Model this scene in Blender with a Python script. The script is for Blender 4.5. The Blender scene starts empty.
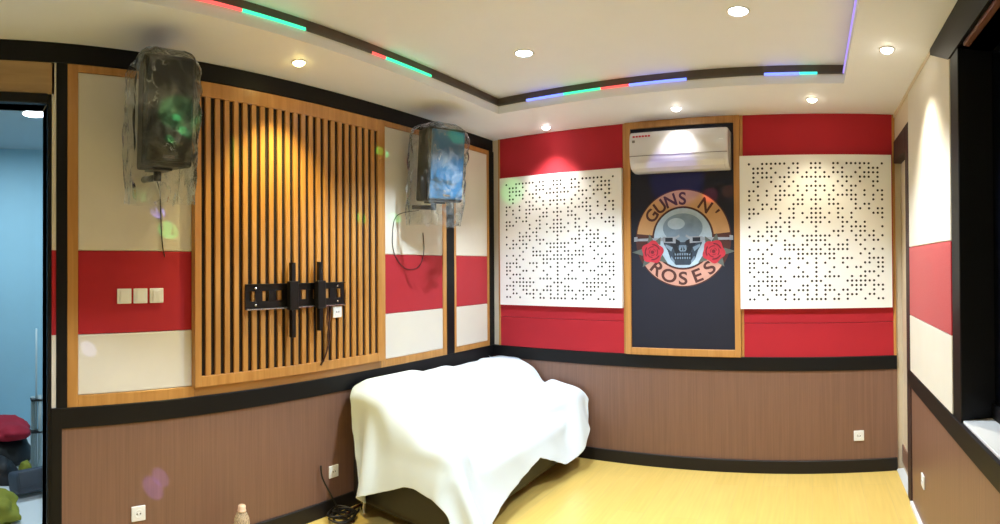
import bpy, bmesh, math, random
import numpy as np
from mathutils import Vector, Matrix, noise

random.seed(7)
SC = bpy.context.scene
COL = SC.collection
PI = math.pi

# ------------------------------------------------------------------ place
XL, XR = -2.9202, 0.7036          # wall faces left / right
YB, YR = 4.465, -1.60             # back wall, rear wall (behind the camera)
ZC = 2.925                        # soffit height
EYE = 1.7054
STRIP = 2.816                     # underside of the black strip at the ceiling
R0, R1 = 0.832, 0.943             # black dado rail
BASE = 0.104                      # baseboard height
TX0, TX1, TY0, TY1 = -2.36, 0.24, -1.0, 3.715    # tray opening
TH = 0.13                         # tray depth

# ------------------------------------------------------------------ helpers
def lin(c):
    c = c / 255.0
    return c / 12.92 if c <= 0.04045 else ((c + 0.055) / 1.055) ** 2.4

def rgb(r, g, b):
    return (lin(r), lin(g), lin(b), 1.0)

def newmat(name):
    m = bpy.data.materials.new(name)
    m.use_nodes = True
    nt = m.node_tree
    nt.nodes.clear()
    out = nt.nodes.new('ShaderNodeOutputMaterial')
    return m, nt, out

def mat(name, col, rough=0.5, metal=0.0, var=0.08, scale=6.0, stretch=(1, 1, 1), bump=0.0,
        bscale=80.0, bstretch=None, spec=0.5, sheen=0.0, coat=0.0):
    m, nt, out = newmat(name)
    N, L = nt.nodes, nt.links
    b = N.new('ShaderNodeBsdfPrincipled')
    L.new(b.outputs[0], out.inputs[0])
    tc = N.new('ShaderNodeTexCoord')
    mp = N.new('ShaderNodeMapping'); mp.inputs['Scale'].default_value = stretch
    L.new(tc.outputs['Object'], mp.inputs[0])
    nz = N.new('ShaderNodeTexNoise'); nz.inputs['Scale'].default_value = scale
    nz.inputs['Detail'].default_value = 4
    L.new(mp.outputs[0], nz.inputs['Vector'])
    mx = N.new('ShaderNodeMix'); mx.data_type = 'RGBA'
    mx.inputs['A'].default_value = tuple(min(1, x * (1 - var)) for x in col[:3]) + (1,)
    mx.inputs['B'].default_value = tuple(min(1, x * (1 + var)) for x in col[:3]) + (1,)
    L.new(nz.outputs['Fac'], mx.inputs['Factor'])
    L.new(mx.outputs['Result'], b.inputs['Base Color'])
    b.inputs['Roughness'].default_value = rough
    b.inputs['Metallic'].default_value = metal
    b.inputs['Specular IOR Level'].default_value = spec
    if sheen:
        b.inputs['Sheen Weight'].default_value = sheen
    if coat:
        b.inputs['Coat Weight'].default_value = coat
        b.inputs['Coat Roughness'].default_value = 0.15
    if bump:
        n2 = N.new('ShaderNodeTexNoise'); n2.inputs['Scale'].default_value = bscale
        if bstretch:
            m2 = N.new('ShaderNodeMapping'); m2.inputs['Scale'].default_value = bstretch
            L.new(tc.outputs['Object'], m2.inputs[0]); L.new(m2.outputs[0], n2.inputs['Vector'])
        else:
            L.new(tc.outputs['Object'], n2.inputs['Vector'])
        bp = N.new('ShaderNodeBump'); bp.inputs['Strength'].default_value = bump
        bp.inputs['Distance'].default_value = 0.004
        L.new(n2.outputs['Fac'], bp.inputs['Height'])
        L.new(bp.outputs[0], b.inputs['Normal'])
    return m

def emit(name, col, strength):
    m, nt, out = newmat(name)
    e = nt.nodes.new('ShaderNodeEmission')
    e.inputs[0].default_value = col
    e.inputs[1].default_value = strength
    nt.links.new(e.outputs[0], out.inputs[0])
    return m

def wood(name, c1, c2, rough=0.4, axis=2, scale=9.0, coat=0.2):
    """streaky grain running along one axis"""
    m, nt, out = newmat(name)
    N, L = nt.nodes, nt.links
    b = N.new('ShaderNodeBsdfPrincipled'); L.new(b.outputs[0], out.inputs[0])
    tc = N.new('ShaderNodeTexCoord'); mp = N.new('ShaderNodeMapping')
    s = [scale, scale, scale]; s[axis] = scale * 0.07
    mp.inputs['Scale'].default_value = s
    L.new(tc.outputs['Object'], mp.inputs[0])
    nz = N.new('ShaderNodeTexNoise'); nz.inputs['Scale'].default_value = 3.0
    nz.inputs['Detail'].default_value = 6; nz.inputs['Distortion'].default_value = 0.6
    L.new(mp.outputs[0], nz.inputs['Vector'])
    cr = N.new('ShaderNodeValToRGB')
    cr.color_ramp.elements[0].position = 0.3; cr.color_ramp.elements[0].color = c1
    cr.color_ramp.elements[1].position = 0.7; cr.color_ramp.elements[1].color = c2
    L.new(nz.outputs['Fac'], cr.inputs[0]); L.new(cr.outputs[0], b.inputs['Base Color'])
    b.inputs['Roughness'].default_value = rough
    b.inputs['Coat Weight'].default_value = coat; b.inputs['Coat Roughness'].default_value = 0.2
    return m

M = {}
M['ceiling'] = mat('ceiling_paint', rgb(236, 240, 250), 0.55, var=0.02, bump=0.03, bscale=25)
M['lip'] = mat('lip_paint', rgb(232, 234, 240), 0.5, var=0.02)
M['cove'] = mat('cove_dark_brown', rgb(92, 78, 66), 0.5, var=0.2, scale=14)  # plain dark brown for the band inside the tray
M['black'] = mat('black_lacquer', rgb(14, 13, 15), 0.5, var=0.15, scale=20, spec=0.25)
M['blackb'] = mat('black_rail', rgb(30, 26, 26), 0.45, var=0.15, scale=12, spec=0.3)
M['cream'] = mat('cream_fabric', rgb(220, 214, 202), 0.85, var=0.05, scale=5, bump=0.25, bscale=500)
M['red'] = mat('red_fabric', rgb(174, 12, 33), 0.8, var=0.08, scale=5, bump=0.25, bscale=500, sheen=0.15)
M['paint'] = mat('wall_paint', rgb(214, 200, 178), 0.7, var=0.03)
M['wood'] = wood('honey_wood', rgb(176, 122, 60), rgb(200, 146, 80), 0.38, axis=2)
M['woodh'] = wood('honey_wood_rail', rgb(160, 112, 58), rgb(184, 134, 74), 0.38, axis=1)
M['rearpaint'] = mat('cool_white_paint', rgb(214, 224, 240), 0.7, var=0.02)
M['header'] = wood('dull_header_wood', rgb(160, 130, 88), rgb(178, 147, 102), 0.5, axis=1, coat=0.0)
M['slotback'] = mat('dark_slat_backing', rgb(26, 14, 10), 0.7, var=0.2)
M['perf'] = mat('white_panel', rgb(240, 240, 238), 0.5, var=0.015)
M['hole'] = mat('hole_dark', rgb(40, 34, 30), 0.8)
M['metalblk'] = mat('black_metal', rgb(24, 23, 26), 0.35, metal=0.3, var=0.15, scale=20)
M['steel'] = mat('steel', rgb(190, 190, 195), 0.25, metal=1.0, var=0.05)
M['white'] = mat('white_plastic', rgb(238, 240, 242), 0.35, var=0.02)
M['ac'] = mat('white_glossy_plastic', rgb(218, 217, 220), 0.2, var=0.015, coat=0.4)
M['acgap'] = mat('grey_gap', rgb(120, 116, 114), 0.6)
M['acred'] = mat('red_print', rgb(190, 40, 60), 0.5)
M['leather'] = mat('black_leather', rgb(20, 18, 18), 0.42, var=0.2, scale=12, bump=0.15, bscale=140)
M['chrome'] = mat('chrome', rgb(220, 220, 222), 0.12, metal=1.0, var=0.02)
M['banner'] = mat('navy_banner_cloth', rgb(17, 20, 38), 0.75, var=0.15, scale=4, bump=0.08, bscale=300)
M['grille'] = mat('speaker_grille', rgb(24, 26, 27), 0.5, metal=0.2, var=0.3, scale=160)
M['cab'] = mat('speaker_cabinet', rgb(20, 21, 23), 0.5, var=0.2, scale=40, bump=0.2, bscale=200)
M['bluelit'] = mat('blue_lit_grille', rgb(44, 104, 146), 0.3, var=0.12, scale=7, coat=0.4)  # blue from bag tint and coloured light, put into the grille colour
M['cable'] = mat('black_cable', rgb(22, 19, 18), 0.5)
M['cablebr'] = mat('brown_cable', rgb(70, 36, 20), 0.5)
M['dark_wood'] = wood('dark_door_wood', rgb(40, 18, 16), rgb(58, 28, 24), 0.7, axis=2, coat=0.0)
M['track'] = mat('reddish_track', rgb(104, 66, 56), 0.5, var=0.1)
M['sill'] = mat('white_sill', rgb(226, 224, 222), 0.35, var=0.03)
M['tile'] = mat('white_tile', rgb(215, 220, 224), 0.3, var=0.03)
M['annex'] = mat('blue_lit_paint', rgb(150, 196, 218), 0.6, var=0.03)  # bluish light of the annex put into the wall colour
M['annexc'] = mat('grey_ceiling_paint', rgb(170, 188, 196), 0.7, var=0.02)

def wainscot_mat():
    m, nt, out = newmat('brown_wainscot')
    N, L = nt.nodes, nt.links
    b = N.new('ShaderNodeBsdfPrincipled'); L.new(b.outputs[0], out.inputs[0])
    tc = N.new('ShaderNodeTexCoord'); mp = N.new('ShaderNodeMapping')
    mp.inputs['Scale'].default_value = (60, 60, 1.2)
    L.new(tc.outputs['Object'], mp.inputs[0])
    nz = N.new('ShaderNodeTexNoise'); nz.inputs['Scale'].default_value = 1.6; nz.inputs['Detail'].default_value = 5
    L.new(mp.outputs[0], nz.inputs['Vector'])
    cr = N.new('ShaderNodeValToRGB')
    cr.color_ramp.elements[0].position = 0.25; cr.color_ramp.elements[0].color = rgb(118, 86, 71)
    cr.color_ramp.elements[1].position = 0.75; cr.color_ramp.elements[1].color = rgb(134, 99, 83)
    L.new(nz.outputs['Fac'], cr.inputs[0]); L.new(cr.outputs[0], b.inputs['Base Color'])
    b.inputs['Roughness'].default_value = 0.42
    bp = N.new('ShaderNodeBump'); bp.inputs['Strength'].default_value = 0.12; bp.inputs['Distance'].default_value = 0.003
    L.new(nz.outputs['Fac'], bp.inputs['Height']); L.new(bp.outputs[0], b.inputs['Normal'])
    return m
M['wains'] = wainscot_mat()

def floor_mat():
    m, nt, out = newmat('yellow_laminate')
    N, L = nt.nodes, nt.links
    b = N.new('ShaderNodeBsdfPrincipled'); L.new(b.outputs[0], out.inputs[0])
    tc = N.new('ShaderNodeTexCoord')
    br = N.new('ShaderNodeTexBrick')
    br.inputs['Color1'].default_value = rgb(240, 208, 120)
    br.inputs['Color2'].default_value = rgb(237, 204, 114)
    br.inputs['Mortar'].default_value = rgb(228, 198, 122)
    br.inputs['Scale'].default_value = 1.0
    br.inputs['Mortar Size'].default_value = 0.0022
    br.inputs['Brick Width'].default_value = 1.2
    br.inputs['Row Height'].default_value = 0.19
    mp0 = N.new('ShaderNodeMapping'); mp0.inputs['Rotation'].default_value = (0, 0, PI / 2)
    L.new(tc.outputs['Object'], mp0.inputs[0]); L.new(mp0.outputs[0], br.inputs['Vector'])
    mp = N.new('ShaderNodeMapping'); mp.inputs['Scale'].default_value = (14, 0.9, 1)
    L.new(tc.outputs['Object'], mp.inputs[0])
    nz = N.new('ShaderNodeTexNoise'); nz.inputs['Scale'].default_value = 3; nz.inputs['Detail'].default_value = 6
    L.new(mp.outputs[0], nz.inputs['Vector'])
    mx = N.new('ShaderNodeMix'); mx.data_type = 'RGBA'; mx.blend_type = 'MULTIPLY'
    mx.inputs['Factor'].default_value = 0.25
    L.new(br.outputs['Color'], mx.inputs['A']); L.new(nz.outputs['Fac'], mx.inputs['B'])
    L.new(mx.outputs['Result'], b.inputs['Base Color'])
    b.inputs['Roughness'].default_value = 0.28
    return m
M['floor'] = floor_mat()

# -------- mesh helpers
def bx(bm, x0, x1, y0, y1, z0, z1, bev=0.0, seg=1, mi=0, mtx=None):
    t = bmesh.new()
    r = bmesh.ops.create_cube(t, size=1.0)
    for v in t.verts:
        v.co = Vector((x0 + (v.co.x + .5) * (x1 - x0), y0 + (v.co.y + .5) * (y1 - y0), z0 + (v.co.z + .5) * (z1 - z0)))
    if bev > 0:
        bmesh.ops.bevel(t, geom=list(t.edges), offset=bev, segments=seg, profile=0.5, affect='EDGES')
    bmesh.ops.recalc_face_normals(t, faces=t.faces)
    merge(bm, t, mi, mtx)

def merge(bm, t, mi=0, mtx=None):
    vm = {}
    for v in t.verts:
        vm[v] = bm.verts.new(mtx @ v.co if mtx else v.co)
    for f in t.faces:
        try:
            g = bm.faces.new([vm[v] for v in f.verts])
            g.material_index = mi if mi else f.material_index
            g.smooth = f.smooth
        except ValueError:
            pass
    t.free()

def tube(bm, pts, rad, n=8, mi=0, caps=True):
    pts = [Vector(p) for p in pts]
    rads = rad if isinstance(rad, (list, tuple)) else [rad] * len(pts)
    rings = []
    up = Vector((0.13, 0.27, 1)).normalized()
    for i, p in enumerate(pts):
        a = pts[max(0, i - 1)]; b = pts[min(len(pts) - 1, i + 1)]
        d = (b - a).normalized()
        s = d.cross(up)
        if s.length < 1e-3: s = d.cross(Vector((1, 0, 0)))
        s.normalize(); u = s.cross(d).normalized()
        rings.append([bm.verts.new(p + (s * math.cos(k * 2 * PI / n) + u * math.sin(k * 2 * PI / n)) * rads[i]) for k in range(n)])
    for a, b in zip(rings, rings[1:]):
        for k in range(n):
            f = bm.faces.new((a[k], a[(k + 1) % n], b[(k + 1) % n], b[k])); f.smooth = True; f.material_index = mi
    if caps:
        f = bm.faces.new(list(reversed(rings[0]))); f.material_index = mi
        f = bm.faces.new(rings[-1]); f.material_index = mi

def lathe(bm, prof, n=24, mtx=None, mi=0, smooth=True):
    """prof: (radius, height) pairs about local z"""
    rings = []
    for r, h in prof:
        if r < 1e-6:
            p = Vector((0, 0, h)); rings.append([bm.verts.new(mtx @ p if mtx else p)])
        else:
            ring = []
            for k in range(n):
                p = Vector((r * math.cos(2 * PI * k / n), r * math.sin(2 * PI * k / n), h))
                ring.append(bm.verts.new(mtx @ p if mtx else p))
            rings.append(ring)
    for a, b in zip(rings, rings[1:]):
        for k in range(n):
            k2 = (k + 1) % n
            if len(a) == 1 and len(b) == 1: continue
            if len(a) == 1: f = bm.faces.new((a[0], b[k2], b[k]))
            elif len(b) == 1: f = bm.faces.new((a[k], a[k2], b[0]))
            else: f = bm.faces.new((a[k], a[k2], b[k2], b[k]))
            f.smooth = smooth; f.material_index = mi

def spline(pts, n=8):
    pts = [Vector(p) for p in pts]
    P = [pts[0]] + pts + [pts[-1]]
    out = []
    for i in range(1, len(P) - 2):
        for k in range(n):
            t = k / n
            a, b, c, d = P[i - 1], P[i], P[i + 1], P[i + 2]
            out.append(0.5 * ((2 * b) + (c - a) * t + (2 * a - 5 * b + 4 * c - d) * t * t + (3 * b - a - 3 * c + d) * t ** 3))
    out.append(pts[-1])
    return out

def build(name, bm, mats, parent=None, loc=None, smooth=False):
    me = bpy.data.meshes.new(name)
    bmesh.ops.recalc_face_normals(bm, faces=bm.faces)
    if smooth:
        for f in bm.faces: f.smooth = True
    bm.to_mesh(me); bm.free()
    for m in (mats if isinstance(mats, (list, tuple)) else [mats]):
        me.materials.append(m)
    o = bpy.data.objects.new(name, me)
    COL.objects.link(o)
    if loc: o.location = loc
    if parent:
        o.parent = parent
        o.matrix_parent_inverse = Matrix.Translation(parent.location).inverted() if parent.type == 'EMPTY' and parent.rotation_euler.x == 0 and parent.rotation_euler.z == 0 and parent.parent is None and parent.get('local') is None else Matrix.Identity(4)
    return o

def thing(name, label, cat, loc=(0, 0, 0), group=None, local=False):
    o = bpy.data.objects.new(name, None)
    o.empty_display_size = 0.1
    COL.objects.link(o)
    o.location = loc
    o['label'] = label; o['category'] = cat
    if group: o['group'] = group
    if local: o['local'] = 1
    return o

def tag(o, label, cat, group=None):
    o['label'] = label; o['category'] = cat
    if group: o['group'] = group
    return o

def struct(name, bm, m, label=None):
    o = build(name, bm, m)
    o['kind'] = 'structure'
    if label: o['label'] = label
    return o

B = bmesh.new

# ================================================================== ROOM SHELL
b = B(); bx(b, XL - 0.15, XR + 0.35, YR - 0.1, YB + 0.12, -0.08, 0.0); struct('floor', b, M['floor'], 'yellow laminate floor of the music room')

# left wall with the door opening
DY0, DY1, DZ = -0.40, 0.533, 2.588
b = B()
W0, W1 = XL - 0.14, XL - 0.02
bx(b, W0, W1, YR, DY0, 0, ZC + 0.3); bx(b, W0, W1, DY0, DY1, DZ, ZC + 0.3); bx(b, W0, W1, DY1, YB + 0.1, 0, ZC + 0.3)
struct('wall_left', b, M['paint'], 'left wall behind the slat panel')
b = B(); bx(b, XL - 0.14, XR + 0.35, YB + 0.02, YB + 0.14, 0, ZC + 0.3); struct('wall_back', b, M['paint'], 'back wall behind the red fabric')
b = B(); bx(b, XL - 0.14, XR + 0.35, YR - 0.1, YR, 0, ZC + 0.3); struct('wall_rear', b, M['rearpaint'], 'rear wall behind the viewer')
# right wall: window opening and door recess
WY0, WY1, WZ0, WZ1 = 0.20, 2.60, 0.95, 2.72
RDY0, RDY1, RDZ = 3.93, 4.465, 2.62
b = B()
RX0, RX1 = XR, XR + 0.22
bx(b, RX0, RX1, YR, WY0, 0, ZC + 0.3); bx(b, RX0, RX1, WY0, WY1, 0, WZ0 - 0.012); bx(b, RX0, RX1, WY0, WY1, WZ1, ZC + 0.3)
bx(b, RX0, RX1, WY1, RDY0, 0, ZC + 0.3); bx(b, RX0, RX1, RDY0, YB + 0.02, RDZ, ZC + 0.3)
struct('wall_right', b, M['paint'], 'right wall with window and doorway')

# ceiling: soffit ring with white lip, recessed tray with dark cove band
b = B()
e = 0.14
bx(b, XL - e, TX0, YR, YB + e, ZC, ZC + 0.05); bx(b, TX1, XR + 0.3, YR, YB + e, ZC, ZC + 0.05)
bx(b, TX0, TX1, TY1, YB + e, ZC, ZC + 0.05); bx(b, TX0, TX1, YR, TY0, ZC, ZC + 0.05)
# raised centre
bx(b, TX0 - 0.1, TX1 + 0.1, TY0 - 0.1, TY1 + 0.1, ZC + TH, ZC + TH + 0.05)
struct('ceiling', b, M['ceiling'], 'white ceiling with a recessed tray')
b = B()
l = 0.012
bx(b, TX0 - l, TX0, TY0, TY1, ZC + 0.05, ZC + 0.062); bx(b, TX1, TX1 + l, TY0, TY1, ZC + 0.05, ZC + 0.062)
bx(b, TX0 - l, TX1 + l, TY1, TY1 + l, ZC + 0.05, ZC + 0.062); bx(b, TX0 - l, TX1 + l, TY0 - l, TY0, ZC + 0.05, ZC + 0.062)
struct('trim_1', b, M['lip'], 'white lip round the ceiling tray')
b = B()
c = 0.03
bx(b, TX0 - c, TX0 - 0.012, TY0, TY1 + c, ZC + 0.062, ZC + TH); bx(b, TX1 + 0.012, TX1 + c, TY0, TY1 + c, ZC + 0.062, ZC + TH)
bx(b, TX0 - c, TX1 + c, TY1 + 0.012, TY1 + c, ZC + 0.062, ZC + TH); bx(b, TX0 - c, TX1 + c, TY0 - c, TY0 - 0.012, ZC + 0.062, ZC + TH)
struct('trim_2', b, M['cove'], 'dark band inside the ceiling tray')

# black strips, rails, posts on the left wall
b = B(); bx(b, XL - 0.02, XL + 0.012, YR, YB, STRIP, ZC - 0.001, 0.002); struct('trim_3', b, M['black'], 'black strip along the ceiling of the left wall')
b = B(); bx(b, XL - 0.02, XL + 0.014, 0.575, YB, R0, R1, 0.003); struct('trim_4', b, M['black'], 'black dado rail of the left wall')
for i, (y0, y1) in enumerate(((0.581, 0.642), (3.737, 3.842), (4.405, YB + 0.02))):
    b = B(); bx(b, XL - 0.02, XL + 0.010, y0, y1, R1, STRIP, 0.002)
    struct('trim_%d' % (5 + i), b, M['black'], ('black post beside the doorway', 'black post between the fabric panels', 'black post in the room corner')[i])
b = B(); bx(b, XL - 0.02, XL + 0.002, 0.61, YB + 0.02, 0, R0); struct('wainscot_left', b, M['wains'], 'brown wainscot of the left wall')
b = B(); bx(b, XL - 0.02, XL + 0.014, 0.59, YB, 0, BASE, 0.003); struct('baseboard_left', b, M['blackb'], 'black baseboard of the left wall')
# back wall
b = B(); bx(b, XL, XR, YB - 0.014, YB + 0.02, R0, R1, 0.003); struct('trim_8', b, M['black'], 'black dado rail of the back wall')
b = B(); bx(b, XL, XR, YB - 0.002, YB + 0.02, 0, R0); struct('wainscot_back', b, M['wains'], 'brown wainscot of the back wall')
b = B(); bx(b, XL, XR - 0.003, YB - 0.016, YB + 0.02, 0, BASE, 0.003); struct('baseboard_back', b, M['blackb'], 'black baseboard of the back wall')
# right wall
b = B(); bx(b, XR - 0.002, XR + 0.02, YR, 3.80, 0, R0); struct('wainscot_right', b, M['wains'], 'brown wainscot under the window')
b = B(); bx(b, XR - 0.014, XR + 0.02, YR, 3.86, R0, R1, 0.003); struct('trim_9', b, M['black'], 'black dado rail under the window')
b = B(); bx(b, XR - 0.022, XR + 0.02, YR, 3.80, 0, 0.03, 0.003); struct('baseboard_right', b, M['white'], 'thin pale skirting of the right wall')
b = B(); bx(b, XR - 0.012, XR + 0.005, 3.065, YB, ZC - 0.03, ZC - 0.001); struct('trim_10', b, M['paint'], 'thin cornice of the right wall')

# ---- doorway on the left wall
b = B()
bx(b, XL - 0.15, XL + 0.008, DY1, 0.556, 0, 2.642, 0.004); bx(b, XL - 0.15, XL + 0.02, DY0 - 0.046, DY0, 0, 2.642, 0.004)
bx(b, XL - 0.15, XL + 0.02, DY0, DY1, DZ, 2.642, 0.004)
bx(b, XL - 0.02, XL + 0.0145, 0.552, 0.612, 0, R1 + 0.001, 0.003)
o = struct('door_1', b, M['black'], 'black door frame beside the fabric panels')

# ---- annex seen through the doorway
AX0, AX1, AY0, AY1 = -5.62, XL - 0.14, -1.6, 2.6
b = B(); bx(b, AX0 - 0.1, AX1 + 0.03, AY0 - 0.1, AY1 + 0.1, -0.08, -0.002); struct('floor_annex', b, M['tile'], 'white tiled floor beyond the doorway')
b = B(); bx(b, AX0 - 0.1, AX0, AY0, AY1, 0, ZC); bx(b, AX0, AX1, AY1, AY1 + 0.1, 0, ZC); bx(b, AX0, AX1, AY0 - 0.1, AY0, 0, ZC)
struct('wall_annex', b, M['annex'], 'blue-lit wall beyond the doorway')
b = B(); bx(b, AX0 - 0.1, AX1, AY0 - 0.1, AY1 + 0.1, ZC, ZC + 0.06); struct('ceiling_annex', b, M['annexc'], 'ceiling beyond the doorway')

# ---- window on the right wall
b = B()
bx(b, XR - 0.006, XR + 0.20, WY1 - 0.10, WY1 + 0.044, WZ0 - 0.012, WZ1, 0.004)      # far jamb
bx(b, XR - 0.006, XR + 0.20, WY0 - 0.08, WY0 + 0.05, WZ0 - 0.012, WZ1, 0.004)
hp = [(WY1 + 0.060, WZ1), (3.06, ZC - 0.035), (3.06, ZC - 0.002), (WY0 - 0.08, ZC - 0.002), (WY0 - 0.08, WZ1)]      # black header board with a slanted end
ha = [b.verts.new((XR - 0.014, y, z)) for y, z in hp]; hb = [b.verts.new((XR + 0.20, y, z)) for y, z in hp]
for k in range(5): b.faces.new((ha[k], ha[(k + 1) % 5], hb[(k + 1) % 5], hb[k]))
b.faces.new(ha); b.faces.new(list(reversed(hb)))
bx(b, XR + 0.15, XR + 0.20, WY0, WY1, WZ0, WZ0 + 0.07, 0.003)
bx(b, XR + 0.15, XR + 0.20, 1.30, 1.36, WZ0, WZ1, 0.003)
w = struct('window_1', b, M['black'], 'black framed window at night')
def glass_mat():
    m, nt, out = newmat('night_glass')
    g = nt.nodes.new('ShaderNodeBsdfPrincipled')
    g.inputs['Base Color'].default_value = rgb(14, 18, 30)
    g.inputs['Roughness'].default_value = 0.03
    g.inputs['Transmission Weight'].default_value = 0.6
    g.inputs['IOR'].default_value = 1.2
    nz = nt.nodes.new('ShaderNodeTexNoise'); nz.inputs['Scale'].default_value = 3
    mr = nt.nodes.new('ShaderNodeMapRange'); mr.inputs['To Min'].default_value = 0.02; mr.inputs['To Max'].default_value = 0.06
    nt.links.new(nz.outputs['Fac'], mr.inputs['Value']); nt.links.new(mr.outputs[0], g.inputs['Roughness'])
    nt.links.new(g.outputs[0], out.inputs[0])
    return m
M['glass'] = glass_mat()
b = B(); bx(b, XR + 0.165, XR + 0.175, WY0 + 0.04, WY1 - 0.09, WZ0 + 0.05, WZ1); p = build('pane', b, M['glass'], w)
b = B(); bx(b, XR + 0.004, XR + 0.15, WY0, WY1 - 0.10, WZ0 - 0.012, WZ0 + 0.004, 0.003); build('sill', b, M['sill'], w)
b = B(); bx(b, XR + 0.002, XR + 0.034, WY0 + 0.05, 2.43, WZ1 - 0.020, WZ1, 0.004); build('curtain_track', b, M['track'], w)

# ---- doorway on the right wall
b = B()
bx(b, XR - 0.012, XR + 0.2, 3.80, RDY0, 0, 2.70, 0.004)
bx(b, XR - 0.012, XR + 0.2, RDY0, YB, RDZ - 0.1, 2.70, 0.004)
d2 = struct('door_2', b, M['dark_wood'], 'dark framed doorway in the corner by the window wall')
b = B(); bx(b, XR + 0.05, XR + 0.09, RDY0, YB + 0.02, 0.0, RDZ - 0.1, 0.002); build('leaf', b, M['paint'], d2)
b = B(); bx(b, XR + 0.04, XR + 0.052, RDY0, YB + 0.02, 0.06, 0.2, 0.002); build('kick_plate', b, M['wains'], d2)
b = B(); bx(b, XR - 0.01, XR + 0.06, RDY0 - 0.1, YB, 0.0, 0.012, 0.002); build('threshold', b, M['tile'], d2)

# ================================================================== WALL PANELS (left)
def fabric_panel(y0, y1, z0, z1, zb, fw, label, fr=None):
    """wooden frame with cream / red / cream upholstered pads"""
    t = thing('fabric_wall_panel', label, 'wall panel', (XL, (y0 + y1) / 2, z0), 'cream and red fabric panels')
    x0, x1 = XL - 0.02, XL + 0.008
    fr = fr or fw
    b = B()
    bx(b, x0, x1, y0, y0 + fw, z0, z1, 0.002); bx(b, x0, x1, y1 - fr, y1, z0, z1, 0.002)
    bx(b, x0, x1, y0 + fw, y1 - fr, z0, zb[0], 0.002); bx(b, x0, x1, y0 + fw, y1 - fr, zb[3], z1, 0.002)
    build('frame', b, M['wood'], t)
    for nm, a, c_, mm in (('lower_pad', zb[0], zb[1], 'cream'), ('middle_pad', zb[1], zb[2], 'red'), ('upper_pad', zb[2], zb[3], 'cream')):
        b = B(); bx(b, x0, XL + 0.003, y0 + fw, y1 - fr, a + 0.001, c_ - 0.001, 0.006, 2); o = build(nm, b, M[mm], t)
        if mm == 'red': o['label'] = 'red fabric pad'
    return t
ZB = (1.006, 1.337, 1.797, 2.775)
fabric_panel(0.643, 1.40, R1, STRIP, ZB, 0.060, 'cream and red fabric panel with three white switches', 0.012)
fabric_panel(2.93, 3.735, R1, STRIP, (1.0, 1.345, 1.797, 2.775), 0.05, 'cream and red fabric panel between slat screen and black post')
fabric_panel(3.844, 4.403, R1, STRIP, (0.99, 1.345, 1.797, 2.775), 0.03, 'narrow cream and red fabric panel next to the room corner')
# sliver of panel between the door frame and the first post
t = thing('fabric_wall_panel', 'sliver of cream and red fabric between door frame and black post', 'wall panel', (XL, 0.569, R1), 'cream and red fabric panels')
for nm, a, c_, mm in (('lower_pad', R1, 1.337, 'cream'), ('middle_pad', 1.337, 1.797, 'red'), ('upper_pad', 1.797, STRIP, 'cream')):
    b = B(); bx(b, XL - 0.02, XL + 0.004, 0.557, 0.581, a, c_); build(nm, b, M[mm], t)
# wooden board over the doorway
b = B(); bx(b, XL - 0.02, XL + 0.004, YR, 0.5725, 2.642, STRIP, 0.002)
tag(build('header_board', b, M['header']), 'plain wooden board above the black door frame', 'board')

# ---- slat screen
SX0, SX1 = XL + 0.009, XL + 0.042
sy0, sy1, sz0, sz1 = 1.390, 2.925, 1.004, 2.800
iy0, iy1, iz0, iz1 = 1.433, 2.868, 1.066, 2.712
t = thing('slat_screen', 'tall honey wood slat screen carrying the TV bracket', 'slat panel', (XL, (sy0 + sy1) / 2, sz0))
b = B()
bx(b, SX0, SX1, sy0, iy0, sz0, sz1, 0.002); bx(b, SX0, SX1, iy1, sy1, sz0, sz1, 0.002)
bx(b, SX0, SX1, iy0, iy1, sz0, iz0, 0.002); bx(b, SX0, SX1, iy0, iy1, iz1, sz1, 0.002)
build('frame', b, M['wood'], t)
b = B()
pitch = (iy1 - iy0) / 22.45
gap = pitch * 0.45
for k in range(22):
    a = iy0 + gap + k * pitch
    bx(b, SX0 + 0.014, SX1 - 0.003, a, a + pitch - gap, iz0, iz1, 0.002)
build('slats', b, M['wood'], t)
b = B(); bx(b, XL - 0.02, SX0 + 0.0145, sy0 + 0.01, sy1 - 0.01, sz0 + 0.01, sz1 - 0.01); build('backing', b, M['slotback'], t)
b = B(); bx(b, XL - 0.02, XL + 0.006, 1.402, 2.928, R1, 1.003, 0.002); build('bottom_ledge', b, M['woodh'], t)

# ---- TV wall bracket
BX0 = SX1
t = thing('tv_bracket', 'black metal TV wall bracket screwed to the wooden slats', 'tv bracket', (BX0, 2.126, 1.44))
b = B()
y0, y1, z0, z1 = 1.727, 2.525, 1.443, 1.60
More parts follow.
